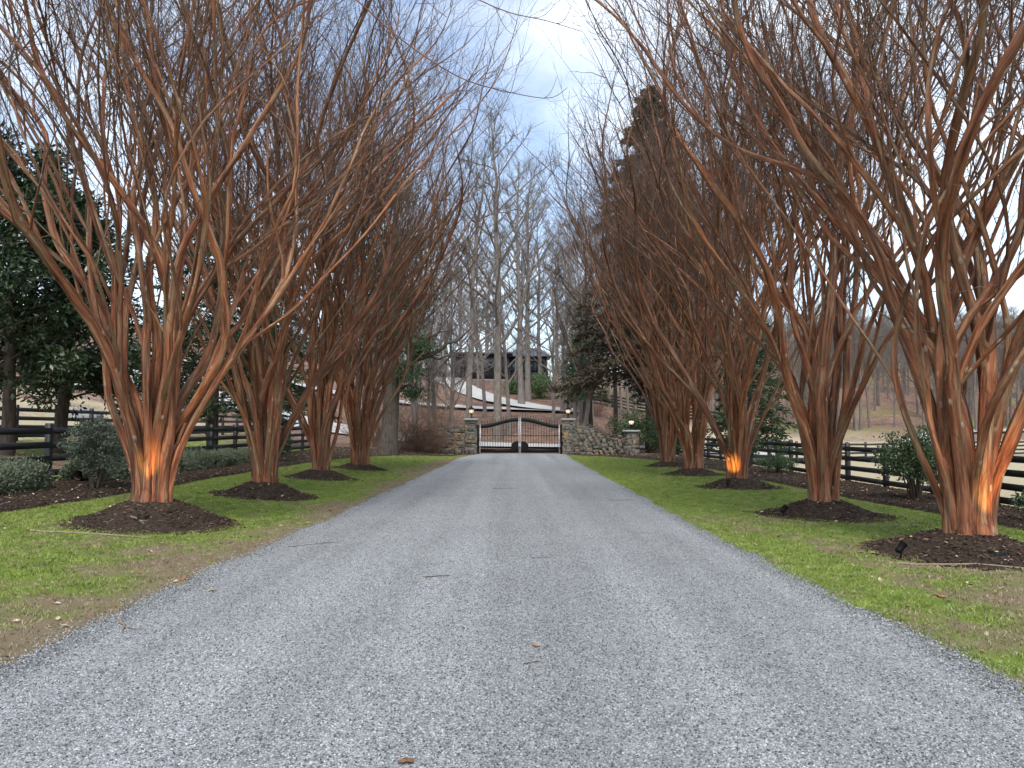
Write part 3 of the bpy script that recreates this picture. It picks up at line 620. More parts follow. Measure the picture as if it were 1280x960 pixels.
# ------------------------------------------------------------------ foliage helper
def leaves(P, D, L, W, seed, fold=.2):
    r = np.random.default_rng(seed); n = len(P); D = unit(D); S = unit(np.cross(D, r.normal(0, 1, (n, 3)))); U = np.cross(D, S)
    L = np.broadcast_to(L, n)[:, None] * r.uniform(.7, 1.25, (n, 1)); W = np.broadcast_to(W, n)[:, None] * r.uniform(.7, 1.25, (n, 1))
    V = np.stack([P, P + D * L * .5 + S * W + U * W * fold, P + D * L, P + D * L * .5 - S * W + U * W * fold], 1).reshape(-1, 3)
    return V, np.arange(n * 4).reshape(n, 4)
def foliage_obj(name, V, F, mat, parent, kind='stuff'):
    o = link(name, mesh_arrays(name, V, F, None, False, [mat]), parent); return o
def wood_obj(name, lines, sides, mat, parent, K=8):
    a = Acc(); P, Q = zip(*[resample(p, r, K) for p, r in lines]); a.tubes(np.array(P), np.array(Q), sides); return link(name, a.mesh(name, mat), parent)

def conifer_mesh(seed, H, rad, z0, nb, per, ll, lw, mat, droop=.25, dens_top=1.):
    r = np.random.default_rng(seed); tr = [(np.array([[0, 0, -.2], [.05, 0, H * .4], [0, .05, H * .8], [0, 0, H]]), np.array([H * .022, H * .015, H * .006, .01]))]
    br = []; P = []; D = []
    for i in range(nb):
        f = (i + r.random()) / nb; z = z0 + (H - z0) * f ** 1.05; a = i * 2.4 + r.uniform(-.4, .4); L = rad * (1 - f) ** .68 * r.uniform(.65, 1.12) + .12
        u = np.linspace(0, 1, 7); d = np.array([math.cos(a), math.sin(a), 0]); pts = np.array([0, 0, z]) + d * (L * u)[:, None] + np.array([0, 0, 1]) * ((.25 * u - droop * 2 * u * u) * L * .6)[:, None]
        br.append((pts, np.linspace(.012 + .010 * L, .006, 7)))
        m = int(per * (.3 + L / rad)); t = r.uniform(.12, 1, m) ** .8 * 6; k = np.minimum(t.astype(int), 5); q = pts[k] + (pts[k + 1] - pts[k]) * (t - k)[:, None]
        wid = .22 * L * (1.05 - t / 6) + .10; q = q + r.normal(0, 1, (m, 3)) * np.stack([wid, wid, wid * .45], 1) * .7
        P.append(q); D.append(d[None] * .9 + r.normal(0, .55, (m, 3)) + np.array([0, 0, -.15]))
    V, F = leaves(np.concatenate(P), np.concatenate(D), ll, lw, seed + 1); return tr, br, V, F
def conifer(name, loc, label, seed, H, rad, z0, nb, per, ll, lw, mat, group=None, droop=.25, bark='dark_bark'):
    e = empty(name, loc); tag(e, label, 'tree', group); tr, br, V, F = conifer_mesh(seed, H, rad, z0, nb, per, ll, lw, mat, droop)
    wood_obj('trunk', tr, 10, M[bark], e, 10); c = foliage_obj('crown', V, F, mat, e); wood_obj('boughs', br, 5, M[bark], c, 7)['kind'] = 'stuff'; return e
conifer('spruce_tree', (8.9, 49, hz(8.9, 49)), 'tall dark brown-green pointed conifer rising above the crape myrtles by the paddock', 5, 23.5, 5.6, 4.6, 210, 330, .34, .055, M['spruce_leaf'])
conifer('broad_conifer', (-11.6, 30, hz(-11.6, 30)), 'dark low-branched conifer behind the fence beyond the clipped hedge', 6, 10.5, 3.4, 1.6, 80, 200, .28, .035, M['conifer_leaf'])
conifer('broad_conifer', (-12.5, 40, hz(-12.5, 40)), 'dark conifer behind the fence, set between broad conifer and old cedar', 7, 13, 3.2, 1.8, 80, 170, .30, .04, M['conifer_leaf'])
conifer('hemlock_tree', (10.6, 54, hz(10.6, 54)), 'dark green drooping evergreen behind the round stone pier', 8, 13, 3.0, 3.6, 80, 180, .30, .035, M['conifer_leaf'])
conifer('hemlock_tree', (6.2, 66, hz(6.2, 66)), 'slim evergreen with hanging foliage beyond the low end of the stone wall', 9, 12, 2.2, 3.4, 70, 110, .34, .04, M['cedar_leaf'])
conifer('broad_conifer', (13.5, 44, hz(13.5, 44)), 'dark rounded evergreen beyond the paddock fence near the spruce', 10, 9, 3.0, .8, 70, 170, .30, .04, M['conifer_leaf'])

# old cedar with the long dark limb
def P2(*a): return np.array(a, float)
e = empty('old_cedar', (-6.35, 40, hz(-6.35, 40))); tag(e, 'old cedar with thick grey trunk and long dark limb reaching towards the gate', 'tree')
wood_obj('trunk', [(P2([-.1, 0, -.2], [0, 0, .6], [.12, 0, 3], [.1, .1, 7], [.25, 0, 12], [.3, 0, 15]), P2(.66, .46, .40, .32, .18, .03))], 14, M['cedar_bark'], e, 14)
lim = wood_obj('limb', [(P2([.2, 0, 4.3], [1.0, -.2, 4.75], [1.8, -.3, 5.05], [2.5, -.3, 5.25], [3.0, -.3, 5.75], [3.6, -.4, 5.85], [4.3, -.4, 6.6]), P2(.2, .17, .15, .12, .09, .06, .025)),
                        (P2([2.0, -.3, 5.1], [2.6, -.5, 4.9], [3.1, -.6, 5.1], [3.9, -.6, 5.0]), P2(.08, .06, .04, .015)), (P2([2.9, -.3, 5.6], [3.1, -.3, 6.3], [3.0, -.3, 7.0]), P2(.07, .045, .015)),
                        (P2([1.2, -.2, 4.85], [1.9, -.4, 5.9], [2.6, -.4, 6.3], [3.2, -.5, 6.4]), P2(.09, .07, .05, .02)), (P2([.2, 0, 3.3], [1.0, -.3, 3.6], [1.9, -.4, 3.3]), P2(.08, .05, .02))], 8, M['dark_bark'], e, 10)
r = np.random.default_rng(4); C = []
for (cx, cy, cz, s, n) in [(.9, -.5, 4.2, .75, 900), (1.5, -.6, 5.5, .7, 900), (.5, -.7, 6.3, .8, 800), (1.2, -.2, 3.2, .5, 500), (-1.4, 0, 6.5, 1.2, 1500), (-2.2, .5, 5, 1.0, 1200), (0, .8, 8.5, 1.5, 2000), (.4, 0, 11, 1.3, 1600), (.3, 0, 13.5, .9, 900), (-.8, -.6, 9.6, 1.1, 1200), (1.3, -.4, 8.0, .8, 900)]:
    C.append(np.array([cx, cy, cz]) + r.normal(0, 1, (n, 3)) * [s * .7, s * .7, s * .38])
C = np.concatenate(C); V, F = leaves(C, r.normal(0, 1, C.shape) + [0, 0, -.1], .22, .035, 9); foliage_obj('crown', V, F, M['cedar_leaf'], e)

# magnolias
def magnolia(loc, label, seed, H, rad, zlo, n, mat, lL=.17, lW=.034, lean=0., name='magnolia_tree', group=None):
    r = np.random.default_rng(seed); e = empty(name, loc); tag(e, label, 'tree', group)
    tr = [(np.array([[0, 0, -.2], [.06, 0, .8], [lean * .3, .05, 2.0], [lean * .5, 0, H * .5], [lean * .5, 0, H * .95]]), np.array([.24, .19, .16, .10, .02]))]
    lim = []; P = []; D = []
    nb = 46
    for i in range(nb):
        f = (i + r.random()) / nb; z = zlo + (H - zlo) * f; a = i * 2.4 + r.uniform(-.5, .5); L = rad * (math.sin(min(1, (f + .22)) * math.pi * .92)) ** .6 * r.uniform(.75, 1.15)
        u = np.linspace(0, 1, 6); d = np.array([math.cos(a), math.sin(a), 0]); s = np.array([lean * .5, 0, z - L * .15]); pts = s + d * (L * u)[:, None] + np.array([0, 0, 1.]) * ((.5 * u - .35 * u * u) * L)[:, None]
        lim.append((pts, np.linspace(.05, .01, 6)))
        m = n // nb; nc = 9; ct = r.uniform(.35, 1.02, nc); cc = s + d * (L * ct)[:, None] + np.array([0, 0, 1.]) * ((.5 * ct - .35 * ct * ct) * L)[:, None] + r.normal(0, .30, (nc, 3))
        j = r.integers(0, nc, m); off = r.normal(0, 1, (m, 3)); off = unit(off) * (r.random((m, 1)) ** .5) * .34
        P.append(cc[j] + off); D.append(off * 2.5 + d * .4 + r.normal(0, .35, (m, 3)))
    wood_obj('trunk', tr, 10, M['dark_bark'], e, 10)
    V, F = leaves(np.concatenate(P), np.concatenate(D), lL, lW, seed + 5); c = foliage_obj('crown', V, F, mat, e); wood_obj('boughs', lim, 5, M['dark_bark'], c, 6)['kind'] = 'stuff'; return e
magnolia((-14.6, 22.4, hz(-14.6, 22.4)), 'dark glossy magnolia with a single straight trunk between the two black fences', 31, 8.9, 2.8, 2.2, 21000, M['magnolia_leaf'], .2, .04)
magnolia((-14.4, 24.6, hz(-14.4, 24.6)), 'dark glossy magnolia with a forked leaning trunk nearest the round shrub', 32, 8.2, 2.4, 1.9, 21000, M['magnolia_leaf'], .2, .04, lean=.5)

# shrubs and hedges
def shrub(name, loc, label, seed, w, h, n, mat, L, W, stems=10, z0=.25, group=None, power=.5, bark='twig'):
    r = np.random.default_rng(seed); e = empty(name, loc); tag(e, label, 'shrub', group); st = []
    for i in range(stems):
        a = r.uniform(0, 6.28); q = r.uniform(.2, .8); top = np.array([math.cos(a) * w * q * .8, math.sin(a) * w * q * .8, h * r.uniform(.6, .92)]); b = top * [.25, .25, 0] - [0, 0, .06]
        st.append((np.array([b, b * .5 + top * .45 + r.normal(0, .05, 3), top]), np.array([.022, .015, .006])))
    nc = n // 22; d = unit(r.normal(0, 1, (nc, 3))); rr = r.random((nc, 1)) ** power * (.8 + .35 * r.random((nc, 1))); C = d * rr * [w, w, (h - z0) * .5] + [0, 0, z0 + (h - z0) * .5]
    C[:, :2] *= (1 + .25 * (fbm(d[:, 0] * 2 + seed, d[:, 2] * 2 + d[:, 1], 2) - .5)[:, None] * 2)
    j = r.integers(0, nc, n); off = unit(r.normal(0, 1, (n, 3))) * r.random((n, 1)) ** .6 * (L * 1.8); P = C[j] + off; P[:, 2] = np.maximum(P[:, 2], .04)
    wood_obj('stems', st, 5, M[bark], e, 6); V, F = leaves(P, off + r.normal(0, .04, (n, 3)) + [0, 0, .02], L, W, seed + 3); foliage_obj('foliage', V, F, mat, e); return e
shrub('round_shrub', (-8.75, 16.3, hz(-8.75, 16.3) + .03), 'rounded grey-green shrub in the mulch bed beside the magnolia fence', 51, .66, 1.45, 9000, M['shrub_leaf'], .055, .014, 12, .3)
shrub('open_shrub', (9.15, 17.6, hz(9.15, 17.6) + .03), 'upright leafy holly shrub with bare stems in front of the paddock fence', 52, .85, 1.62, 6500, M['holly_leaf'], .075, .02, 18, .35)
shrub('small_shrub', (9.2, 13.4, hz(9.2, 13.4) + .03), 'small loose green shrub low against the paddock fence behind the thick crape myrtle', 53, .5, .62, 2500, M['holly_leaf'], .05, .014, 8, .08)
shrub('small_shrub', (9.4, 27.5, hz(9.4, 27.5) + .03), 'low dark shrub at the paddock fence, behind the third crape myrtle', 54, .8, .7, 3500, M['holly_leaf'], .06, .016, 8, .08)
shrub('tall_shrub', (9.4, 31, hz(9.4, 31) + .03), 'dark upright shrub by the paddock fence between second and third crape myrtles', 55, .6, 1.9, 5000, M['magnolia_leaf'], .08, .02, 8, .2)
shrub('rhododendron', (7.6, 48.2, hz(7.6, 48.2)), 'mid green leafy rhododendron behind the round stone pier', 56, 1.6, 2.7, 7000, M['holly_leaf'], .12, .03, 8, .2)
shrub('rhododendron', (9.3, 45.2, hz(9.3, 45.2)), 'dark low evergreen shrub beside the round stone pier', 57, 1.2, 1.5, 5000, M['conifer_leaf'], .12, .03, 8, .1)
shrub('laurel_bush', (3.3, 95, hz(3.3, 95)), 'bright green rounded laurel bush below the dark house', 58, 2.1, 3.0, 6000, M['rhodo_leaf'], .2, .05, 6, .1)
shrub('laurel_bush', (.2, 99, hz(.2, 99)), 'small green bush on the bank under the house wall', 59, 1.3, 1.8, 3000, M['rhodo_leaf'], .18, .05, 6, .1)
shrub('small_shrub', (-8.9, 29, hz(-8.9, 29) + .03), 'small green shrub in the mulch bed behind the second crape myrtle', 60, .7, 1.2, 4000, M['magnolia_leaf'], .07, .018, 8, .1)
def hedge(pts, w, h, label, seed):
    r = np.random.default_rng(seed); a = np.array(pts[0]); b = np.array(pts[1]); Lh = np.linalg.norm(b - a); d = (b - a) / Lh; nrm = np.array([-d[1], d[0]])
    e = empty('clipped_hedge', (a[0], a[1], hz(*a))); tag(e, label, 'hedge', 'low clipped hedges')
    n = int(Lh * 6500); s = r.random(n) * Lh; u = r.uniform(-1, 1, n); v = r.random(n)
    face = r.integers(0, 3, n); u = np.where(face == 1, 1 - .3 * v ** 4, np.where(face == 2, -1 + .3 * v ** 4, u * .8)); v = np.where(face == 0, 1 - .15 * u ** 2, v)
    q = 1 - np.abs(r.normal(0, .14, n)) + np.where(r.random(n) < .12, r.uniform(0, .28, n), 0); env = .9 + .3 * (fbm(s * 1.3, u * .8 + v + seed, 3) - .5) * 2
    x = a[0] + d[0] * s + nrm[0] * u * w * .5 * q * env; y = a[1] + d[1] * s + nrm[1] * u * w * .5 * q * env; z = v * h * q * env * (1 - .12 * u ** 4)
    P = np.stack([x, y, height(x, y) + np.maximum(z, .02)], 1) - np.array(e.location)
    D = np.stack([nrm[0] * u, nrm[1] * u, v * 1.2], 1) + r.normal(0, .5, (n, 3)); V, F = leaves(P, D, .055, .014, seed + 1); foliage_obj('foliage', V, F, M['hedge_leaf'], e)
    core = []; m = int(Lh / .5) + 2
    for k in range(m):
        p = a + d * Lh * k / (m - 1); core.append([p[0] - a[0], p[1] - a[1], hz(*p) - e.location[2] + h * .36])
    wood_obj('branch_core', [(np.array(core), np.full(m, h * .22))], 8, M['twig'], e, max(6, m))
hedge([(-9.7, 9.5), (-9.7, 15.7)], .9, .55, 'low clipped grey-green hedge between the round shrub and the open end of the drive', 71)
hedge([(-9.6, 17.2), (-9.5, 23.9)], .8, .52, 'low clipped grey-green hedge running from the round shrub toward the gate', 72)
hedge([(-9.5, 24.1), (-9.4, 29.5)], .8, .5, 'low clipped hedge farthest along the bed toward the gate', 73)

# ------------------------------------------------------------------ black board fences
FB, FP = {}, {}
def fence(pts, H, label, nb=4, bw=.14, step=2.4, group='black board fences'):
    P = np.array(pts, float); s = np.concatenate([[0], np.cumsum(np.linalg.norm(np.diff(P, axis=0), axis=1))]); n = int(round(s[-1] / step)); t = np.linspace(0, s[-1], n + 1)
    q = np.stack([np.interp(t, s, P[:, 0]), np.interp(t, s, P[:, 1])], 1); e = empty('board_fence', (q[0, 0], q[0, 1], hz(*q[0]))); tag(e, label, 'fence', group); b = np.array(e.location)
    key = (H, bw); pm = FP.get(key) or FP.setdefault(key, box_mesh('post', M['black_paint'], ((0, 0, H / 2 - .25), .13, .13, H + .5)))
    side = 1 if (q[0, 0] < 0) else -1
    for k in range(n + 1):
        o = link('post', pm, e, (q[k, 0] - b[0], q[k, 1] - b[1], hz(*q[k]) - b[2])); bevel(o, .01, 1)
    gap = (H - .05) / nb
    for k in range(n):
        z0, z1 = hz(*q[k]), hz(*q[k + 1]); dx, dy = q[k + 1] - q[k]; L = math.hypot(dx, dy); a = math.atan2(dy, dx)
        for j in range(nb):
            jit = rng.uniform(-.008, .008)
            V, F = quads_box((0, 0, 0), L - .006, .03, bw, a); V[:, 2] += np.where(((V[:, 0] * dx + V[:, 1] * dy) > 0), (z1 - z0) / 2 + jit, -(z1 - z0) / 2 - jit)
            off = .083 * side
            link('board', mesh_arrays('board', V, F, None, False, [M['black_paint']]), e, ((q[k] + q[k + 1])[0] / 2 - b[0] + off * abs(math.sin(a)), (q[k] + q[k + 1])[1] / 2 - b[1] - off * math.cos(a) * side, (z0 + z1) / 2 - b[2] + H - .10 - bw / 2 - j * gap))
fence([(-10.35, 8), (-10.35, 43)], 1.28, 'black four-board fence along the mulch bed on the magnolia side')
fence([(-17.5, 20), (-17.5, 64)], 1.28, 'black board fence on the rising grass beyond the magnolias')
fence([(10.4, 7), (10.4, 46)], 1.22, 'black four-board fence along the mulch bed by the straw paddock')
fence([(15, 44), (24, 54), (36, 60), (60, 66)], 1.22, 'black fence crossing the far end of the straw paddock', 4, .14, 2.8)
fence([(18, 26), (26, 33), (44, 42)], 1.22, 'black fence climbing across the middle of the straw paddock', 4, .14, 2.8)
fence([(9, 92), (16, 90), (26, 88)], 1.5, 'black fence on the tan slope beyond the gate', 4, .2, 2.8)

# ------------------------------------------------------------------ stone walls, pillars, lamps, gate
GY = 46.0
def stone_lumps(faces, dens, seed, s0=.10, s1=.26):
    """faces: list of (fn(u,v)->point, normal, ulen, vtop(u)) ; returns verts/quads of rough flat stones"""
    r = np.random.default_rng(seed); a = Acc()
    for fn, nrm, ul, vt in faces:
        z = .0
        while z < max(vt(0), vt(ul), vt(ul / 2), vt(ul * .25)):
            hh = r.uniform(.12, .22); u = -r.uniform(0, .1)
            while u < ul:
                w = r.uniform(.13, .42); uu = min(u + w, ul) - u
                if uu > .06 and z + .05 < vt(u + uu / 2):
                    h2 = min(hh * r.uniform(.75, 1.75), max(.05, vt(u + uu / 2) - z)); c = np.array(fn(u + uu / 2, z + h2 / 2 + r.uniform(-.03, .03))); n_ = np.array(nrm(u + uu / 2)); tdir = np.array([-n_[1], n_[0], 0])
                    V, F = quads_box((0, 0, 0), 1, 1, 1); j = r.uniform(-.17, .17, V.shape); V = V + j; ra_ = r.normal(0, .16); V = np.stack([V[:, 0] - ra_ * V[:, 2], V[:, 1], V[:, 2] + ra_ * V[:, 0]], 1); V[:, 0] *= (uu - .015); V[:, 2] *= (h2 - .015); V[:, 1] *= .07 + .09 * r.random()
                    wv = c + V[:, :1] * tdir + V[:, 1:2] * n_ + V[:, 2:3] * np.array([0, 0, 1.]); a.add(wv, F, np.full(8, r.random()))
                u += w
            z += hh
    return a
def pillar(x, y, w, h, label, group):
    e = empty('gate_pillar', (x, y, hz(x, y))); tag(e, label, 'pillar', group)
    link('core', box_mesh('core', M['mortar'], ((0, 0, h / 2 - .15), w, w, h + .3)), e); hw = w / 2
    fs = [(lambda u, v: (u - hw, -hw, v), lambda u: (0, -1, 0), w, lambda u: h), (lambda u, v: (u - hw, hw, v), lambda u: (0, 1, 0), w, lambda u: h),
          (lambda u, v: (-hw, u - hw, v), lambda u: (-1, 0, 0), w, lambda u: h), (lambda u, v: (hw, u - hw, v), lambda u: (1, 0, 0), w, lambda u: h)]
    s = link('stones', stone_lumps(fs, 1, int(x * 10) + 50).mesh('stones', M['stone'], False), e); s['kind'] = 'stuff'; bevel(s, .015, 1)
    c = link('cap', box_mesh('cap', M['cap'], ((0, 0, h + .06), w + .26, w + .26, .12)), e); bevel(c, .025, 2); return e
pillar(-2.42, GY, .58, 2.0, 'square stone gate pillar on the cedar side with pale slab cap', 'stone gate pillars')
pillar(3.33, GY, .58, 2.0, 'square stone gate pillar on the paddock side with pale slab cap', 'stone gate pillars')
def wing(x0, x1, prof, name, label, seed, curve=-1.0):
    n = 28; u = np.linspace(0, 1, n); xs = x0 + (x1 - x0) * u; ysv = GY + .05 + curve * u ** 2; zb = height(xs, ysv); top = np.interp(u, [p[0] for p in prof], [p[1] for p in prof])
    e = empty(name, (x0, GY, hz(x0, GY))); tag(e, label, 'wall', 'stone wing walls'); b = np.array(e.location); th = .2
    V = []; F = []
    for k in range(n):
        for (dy, z) in ((-th, -.25), (th, -.25), (th, top[k]), (-th, top[k])): V.append([xs[k] - b[0], ysv[k] + dy - b[1], zb[k] + z - b[2] if z < 0 else z - b[2] + zb[k]])
    for k in range(n - 1):
        i = k * 4; j = i + 4
        for q in range(4): F.append([i + q, j + q, j + (q + 1) % 4, i + (q + 1) % 4])
    F.append([0, 1, 2, 3]); F.append([n * 4 - 1, n * 4 - 2, n * 4 - 3, n * 4 - 4])
    link('core', mesh_arrays('core', V, F, None, False, [M['mortar']]), e)
    Lw = abs(x1 - x0); sg = 1 if x1 > x0 else -1; vt = lambda uu: float(np.interp(uu / Lw, u, top))
    fr = (lambda uu, v: (sg * uu, .05 + curve * (uu / Lw) ** 2 - th, v + hz(x0 + sg * uu, GY) - b[2]), lambda uu: (0, -1, 0), Lw, vt)
    bk = (lambda uu, v: (sg * uu, .05 + curve * (uu / Lw) ** 2 + th, v + hz(x0 + sg * uu, GY) - b[2]), lambda uu: (0, 1, 0), Lw, vt)
    s = link('stones', stone_lumps([fr, bk], 1, seed).mesh('stones', M['stone'], False), e); s['kind'] = 'stuff'; bevel(s, .015, 1)
    a = Acc()
    for k in range(n - 1):
        if top[k] > 1.0: a.tubes(np.array([[[xs[k] - b[0], ysv[k] - b[1], zb[k] + top[k] - b[2] + .015], [xs[k + 1] - b[0] - .02 * sg, ysv[k + 1] - b[1], zb[k + 1] + top[k + 1] - b[2] + .015]]]), np.full((1, 2), .23), 8)
    V = np.concatenate(a.V); zc = np.concatenate([np.repeat(zb[k] + top[k] - b[2] + .015, 16) for k in range(n - 1) if top[k] > 1.0]); V[:, 2] = zc + np.clip((V[:, 2] - zc) * .3, -.05, .06)
    link('coping', mesh_arrays('coping', V, np.concatenate(a.F), None, False, [M['stone']]), e); return e
wing(3.64, 6.6, [(0, 1.55), (.12, 1.72), (.3, 1.72), (.42, 1.45), (.55, 1.12), (.7, 1.08), (.9, 1.18), (1, 1.28)], 'wing_wall', 'curved fieldstone wing wall dipping from gate pillar down to the round pier', 81, -1.4)
wing(-2.73, -5.6, [(0, 1.55), (.2, 1.62), (.45, 1.6), (.7, 1.3), (1, 1.1)], 'wing_wall', 'fieldstone wing wall half hidden by brown brush on the cedar side', 82, -.6)
# round pier
pz = hz(6.85, GY - 1.5); e = empty('round_pier', (6.85, GY - 1.5, pz)); tag(e, 'short round fieldstone pier ending the wall, with pale round cap', 'pillar')
V, F = lathe([(0, -.2), (.36, -.2), (.36, 1.33), (0, 1.33)], 20); link('core', mesh_arrays('core', V, F, None, False, [M['mortar']]), e)
fs = [(lambda u, v: (.37 * math.cos(u / .37), .37 * math.sin(u / .37), v), lambda u: (math.cos(u / .37), math.sin(u / .37), 0), 2 * pi * .37, lambda u: 1.33)]
s = link('stones', stone_lumps(fs, 1, 9).mesh('stones', M['stone'], False), e); s['kind'] = 'stuff'; bevel(s, .015, 1)
V, F = lathe([(0, 1.33), (.46, 1.33), (.53, 1.36), (.53, 1.43), (.48, 1.46), (0, 1.47)], 24); link('cap', mesh_arrays('cap', V, F, None, False, [M['cap']]), e)
def lantern(x, y, z, label, closed=True):
    e = empty('pillar_lantern', (x, y, z)); tag(e, label, 'lantern', 'lanterns on the stone pillars')
    V, F = lathe([(0, -.005), (.10, 0), (.10, .03), (.035, .05), (.03, .22), (.06, .26), (.11, .29), (.115, .31), (0, .31)], 14); link('post', mesh_arrays('post', V, F, None, True, [M['iron']]), e)
    V, F = lathe([(0, .315), (.10, .315), (.145, .44), (.14, .52), (0, .52)], 12); link('glass', mesh_arrays('glass', V, F, None, False, [M['lampglass']]), e)
    a = Acc()
    for k in range(6):
        an = k * pi / 3; c, s_ = math.cos(an), math.sin(an); a.tubes(np.array([[[c * .105, s_ * .105, .31], [c * .15, s_ * .15, .44], [c * .146, s_ * .146, .53]]]), np.full((1, 3), .01), 5)
    link('cage', a.mesh('cage', M['iron']), e)
    if closed: V, F = lathe([(0, .52), (.20, .52), (.205, .55), (.13, .62), (.06, .68), (.03, .70), (.03, .74), (0, .76)], 14)
    else: V, F = lathe([(0, .515), (.15, .52), (.15, .54), (.05, .56), (0, .57)], 14)
    link('hood', mesh_arrays('hood', V, F, None, False, [M['iron']]), e)
lantern(-2.42, GY, hz(-2.42, GY) + 2.12, 'black hooded lantern on the cedar side gate pillar'); lantern(3.33, GY, hz(3.33, GY) + 2.12, 'black hooded lantern on the paddock side gate pillar')
lantern(6.85, GY - 1.5, pz + 1.47, 'glowing lantern on the round stone pier', False)
# gate
def gate_post(x, label):
    o = link('gate_post', box_mesh('gate_post', M['iron'], ((0, 0, .8), .17, .17, 1.9)), None, (x, GY - .05, hz(x, GY))); bevel(o, .01, 1); tag(o, label, 'post', 'black posts hanging the gate')
gate_post(-2.03, 'black square steel gate post against the cedar side pillar'); gate_post(2.94, 'black square steel gate post against the paddock side pillar')
XC = .46
def leaf(x0, x1, label):     # x0 hinge, x1 meeting stile
    e = empty('gate_leaf', (x0, GY - .05, hz(x0, GY))); tag(e, label, 'gate', 'iron gate leaves'); L = x1 - x0
    top = lambda u: 1.66 + .40 * float(sstep(.05, .95, np.array(u)))
    n = 26; V = []; F = []
    for k in range(n + 1):
        u = k / n; z = top(u)
        for (dy, dz) in ((-.03, -.12), (.03, -.12), (.03, .10), (-.03, .10)): V.append([L * u, dy, z + dz])
    for k in range(n):
        i = k * 4; j = i + 4
        for q in range(4): F.append([i + q, j + q, j + (q + 1) % 4, i + (q + 1) % 4])
    F += [[0, 1, 2, 3], [n * 4 + 3, n * 4 + 2, n * 4 + 1, n * 4]]
    link('top_rail', mesh_arrays('top_rail', V, F, None, False, [M['iron']]), e)
    link('bottom_rail', box_mesh('bottom_rail', M['iron'], ((L / 2, 0, .21), abs(L) - .06, .055, .24)), e)
    link('middle_rail', box_mesh('middle_rail', M['iron'], ((L / 2, 0, 1.1), abs(L) - .06, .025, .03)), e)
    link('stile', box_mesh('stile', M['steel'], ((np.sign(L) * .045, -.005, .9), .045, .07, 1.7)), e); link('stile', box_mesh('stile', M['steel'], ((L - np.sign(L) * .03, -.005, 1.12), .035, .07, 2.1)), e)
    nb = 15
    for k in range(1, nb):
        u = k / nb; zt = top(u) + .10
        V, F2 = lathe([(0, .3), (.011, .3), (.011, zt + .10), (.022, zt + .13), (.012, zt + .17), (0, zt + .25)], 6); link('baluster', mesh_arrays('baluster', V, F2, None, False, [M['iron']]), e, (L * u, 0, 0))
    a = np.linspace(0, pi / 2, 12); rr = .44; prof = [(0, .33), *[(rr * math.cos(t) ** .7, .33 + rr * math.sin(t) ** .7) for t in a]]; sg = -np.sign(L); m = len(prof)
    V = [[L - np.sign(L) * .06 + sg * p, dy, z] for dy in (-.035, .025) for p, z in prof]; F = []
    me = bpy.data.meshes.new('lock_panel'); faces = [list(range(m)), list(range(2 * m - 1, m - 1, -1))] + [[k, (k + 1) % m, m + (k + 1) % m, m + k] for k in range(m)]
    me.from_pydata(V, [], faces); me.materials.append(M['iron']); me.update(); link('lock_panel', me, e)
leaf(-1.93, XC - .02, 'black iron gate leaf with arched top on the cedar side'); leaf(2.84, XC + .02, 'black iron gate leaf with arched top on the paddock side')

# ------------------------------------------------------------------ brush by the wall
def brush(loc, label, seed, w, h, n, mat='twig', name='brush_shrub'):
    r = np.random.default_rng(seed); e = empty(name, loc); tag(e, label, 'shrub', 'bare brush'); a = r.uniform(0, 6.28, n); q = r.random(n) ** .6
    b = np.stack([np.cos(a) * q * w * .45, np.sin(a) * q * w * .45, np.full(n, -.05)], 1); d = unit(np.stack([np.cos(a) * q * .7, np.sin(a) * q * .7, np.ones(n)], 1) + r.normal(0, .15, (n, 3))); P = [b]
    L = h * r.uniform(.55, 1.1, n)
    for k in range(6): d = unit(d + r.normal(0, .14, (n, 3)) + np.stack([np.cos(a), np.sin(a), -np.ones(n)], 1) * .05); P.append(P[-1] + d * (L / 6)[:, None])
    P = np.stack(P, 1); Rd = np.repeat(np.linspace(.012, .005, 7)[None], n, 0); ac = Acc(); ac.tubes(P, Rd, 4); st = link('canes', ac.mesh('canes', M[mat]), e)
    A, RA, B, RB = twig_batch(P, Rd, 5, .2, .7, .006, seed, .1, 2); ac = Acc(); ac.tubes(A, RA, 3); ac.tubes(B, RB, 3); link('twigs', ac.mesh('twigs', M[mat]), st)
M['cane'] = mat_wood('cane_bark', (.13, .075, .05), (.30, .19, .13), 8, 0)
brush((-5.0, 44.6, hz(-5, 44.6)), 'brown leafless brush in front of the wing wall on the cedar side', 91, 1.5, 2.3, 150, 'cane')
brush((-6.6, 46.0, hz(-6.6, 46)), 'brown leafless brush behind the wing wall, near the cedar trunk', 92, 2.0, 3.0, 150, 'cane'); brush((-4.6, 49, hz(-4.6, 49)), 'tall loose brown brush behind the wing wall on the cedar side', 93, 2.2, 3.6, 130, 'cane')
brush((-9.0, 50, hz(-9, 50)), 'tangled brown brush between the cedar and the crossing road', 94, 2.5, 3.2, 130, 'cane'); brush((8.5, 82, hz(8.5, 82)), 'bare brown brush beside the laurel bush on the bank', 95, 2.0, 3.2, 100, 'cane')
brush((-8, 78, hz(-8, 78)), 'bare brown brush on the leaf-covered bank below the hill road', 96, 3, 4.5, 120, 'cane'); brush((8.2, 60, hz(8.2, 60)), 'bare brown brush past the crossing road behind the round pier', 97, 1.8, 2.6, 90, 'cane')

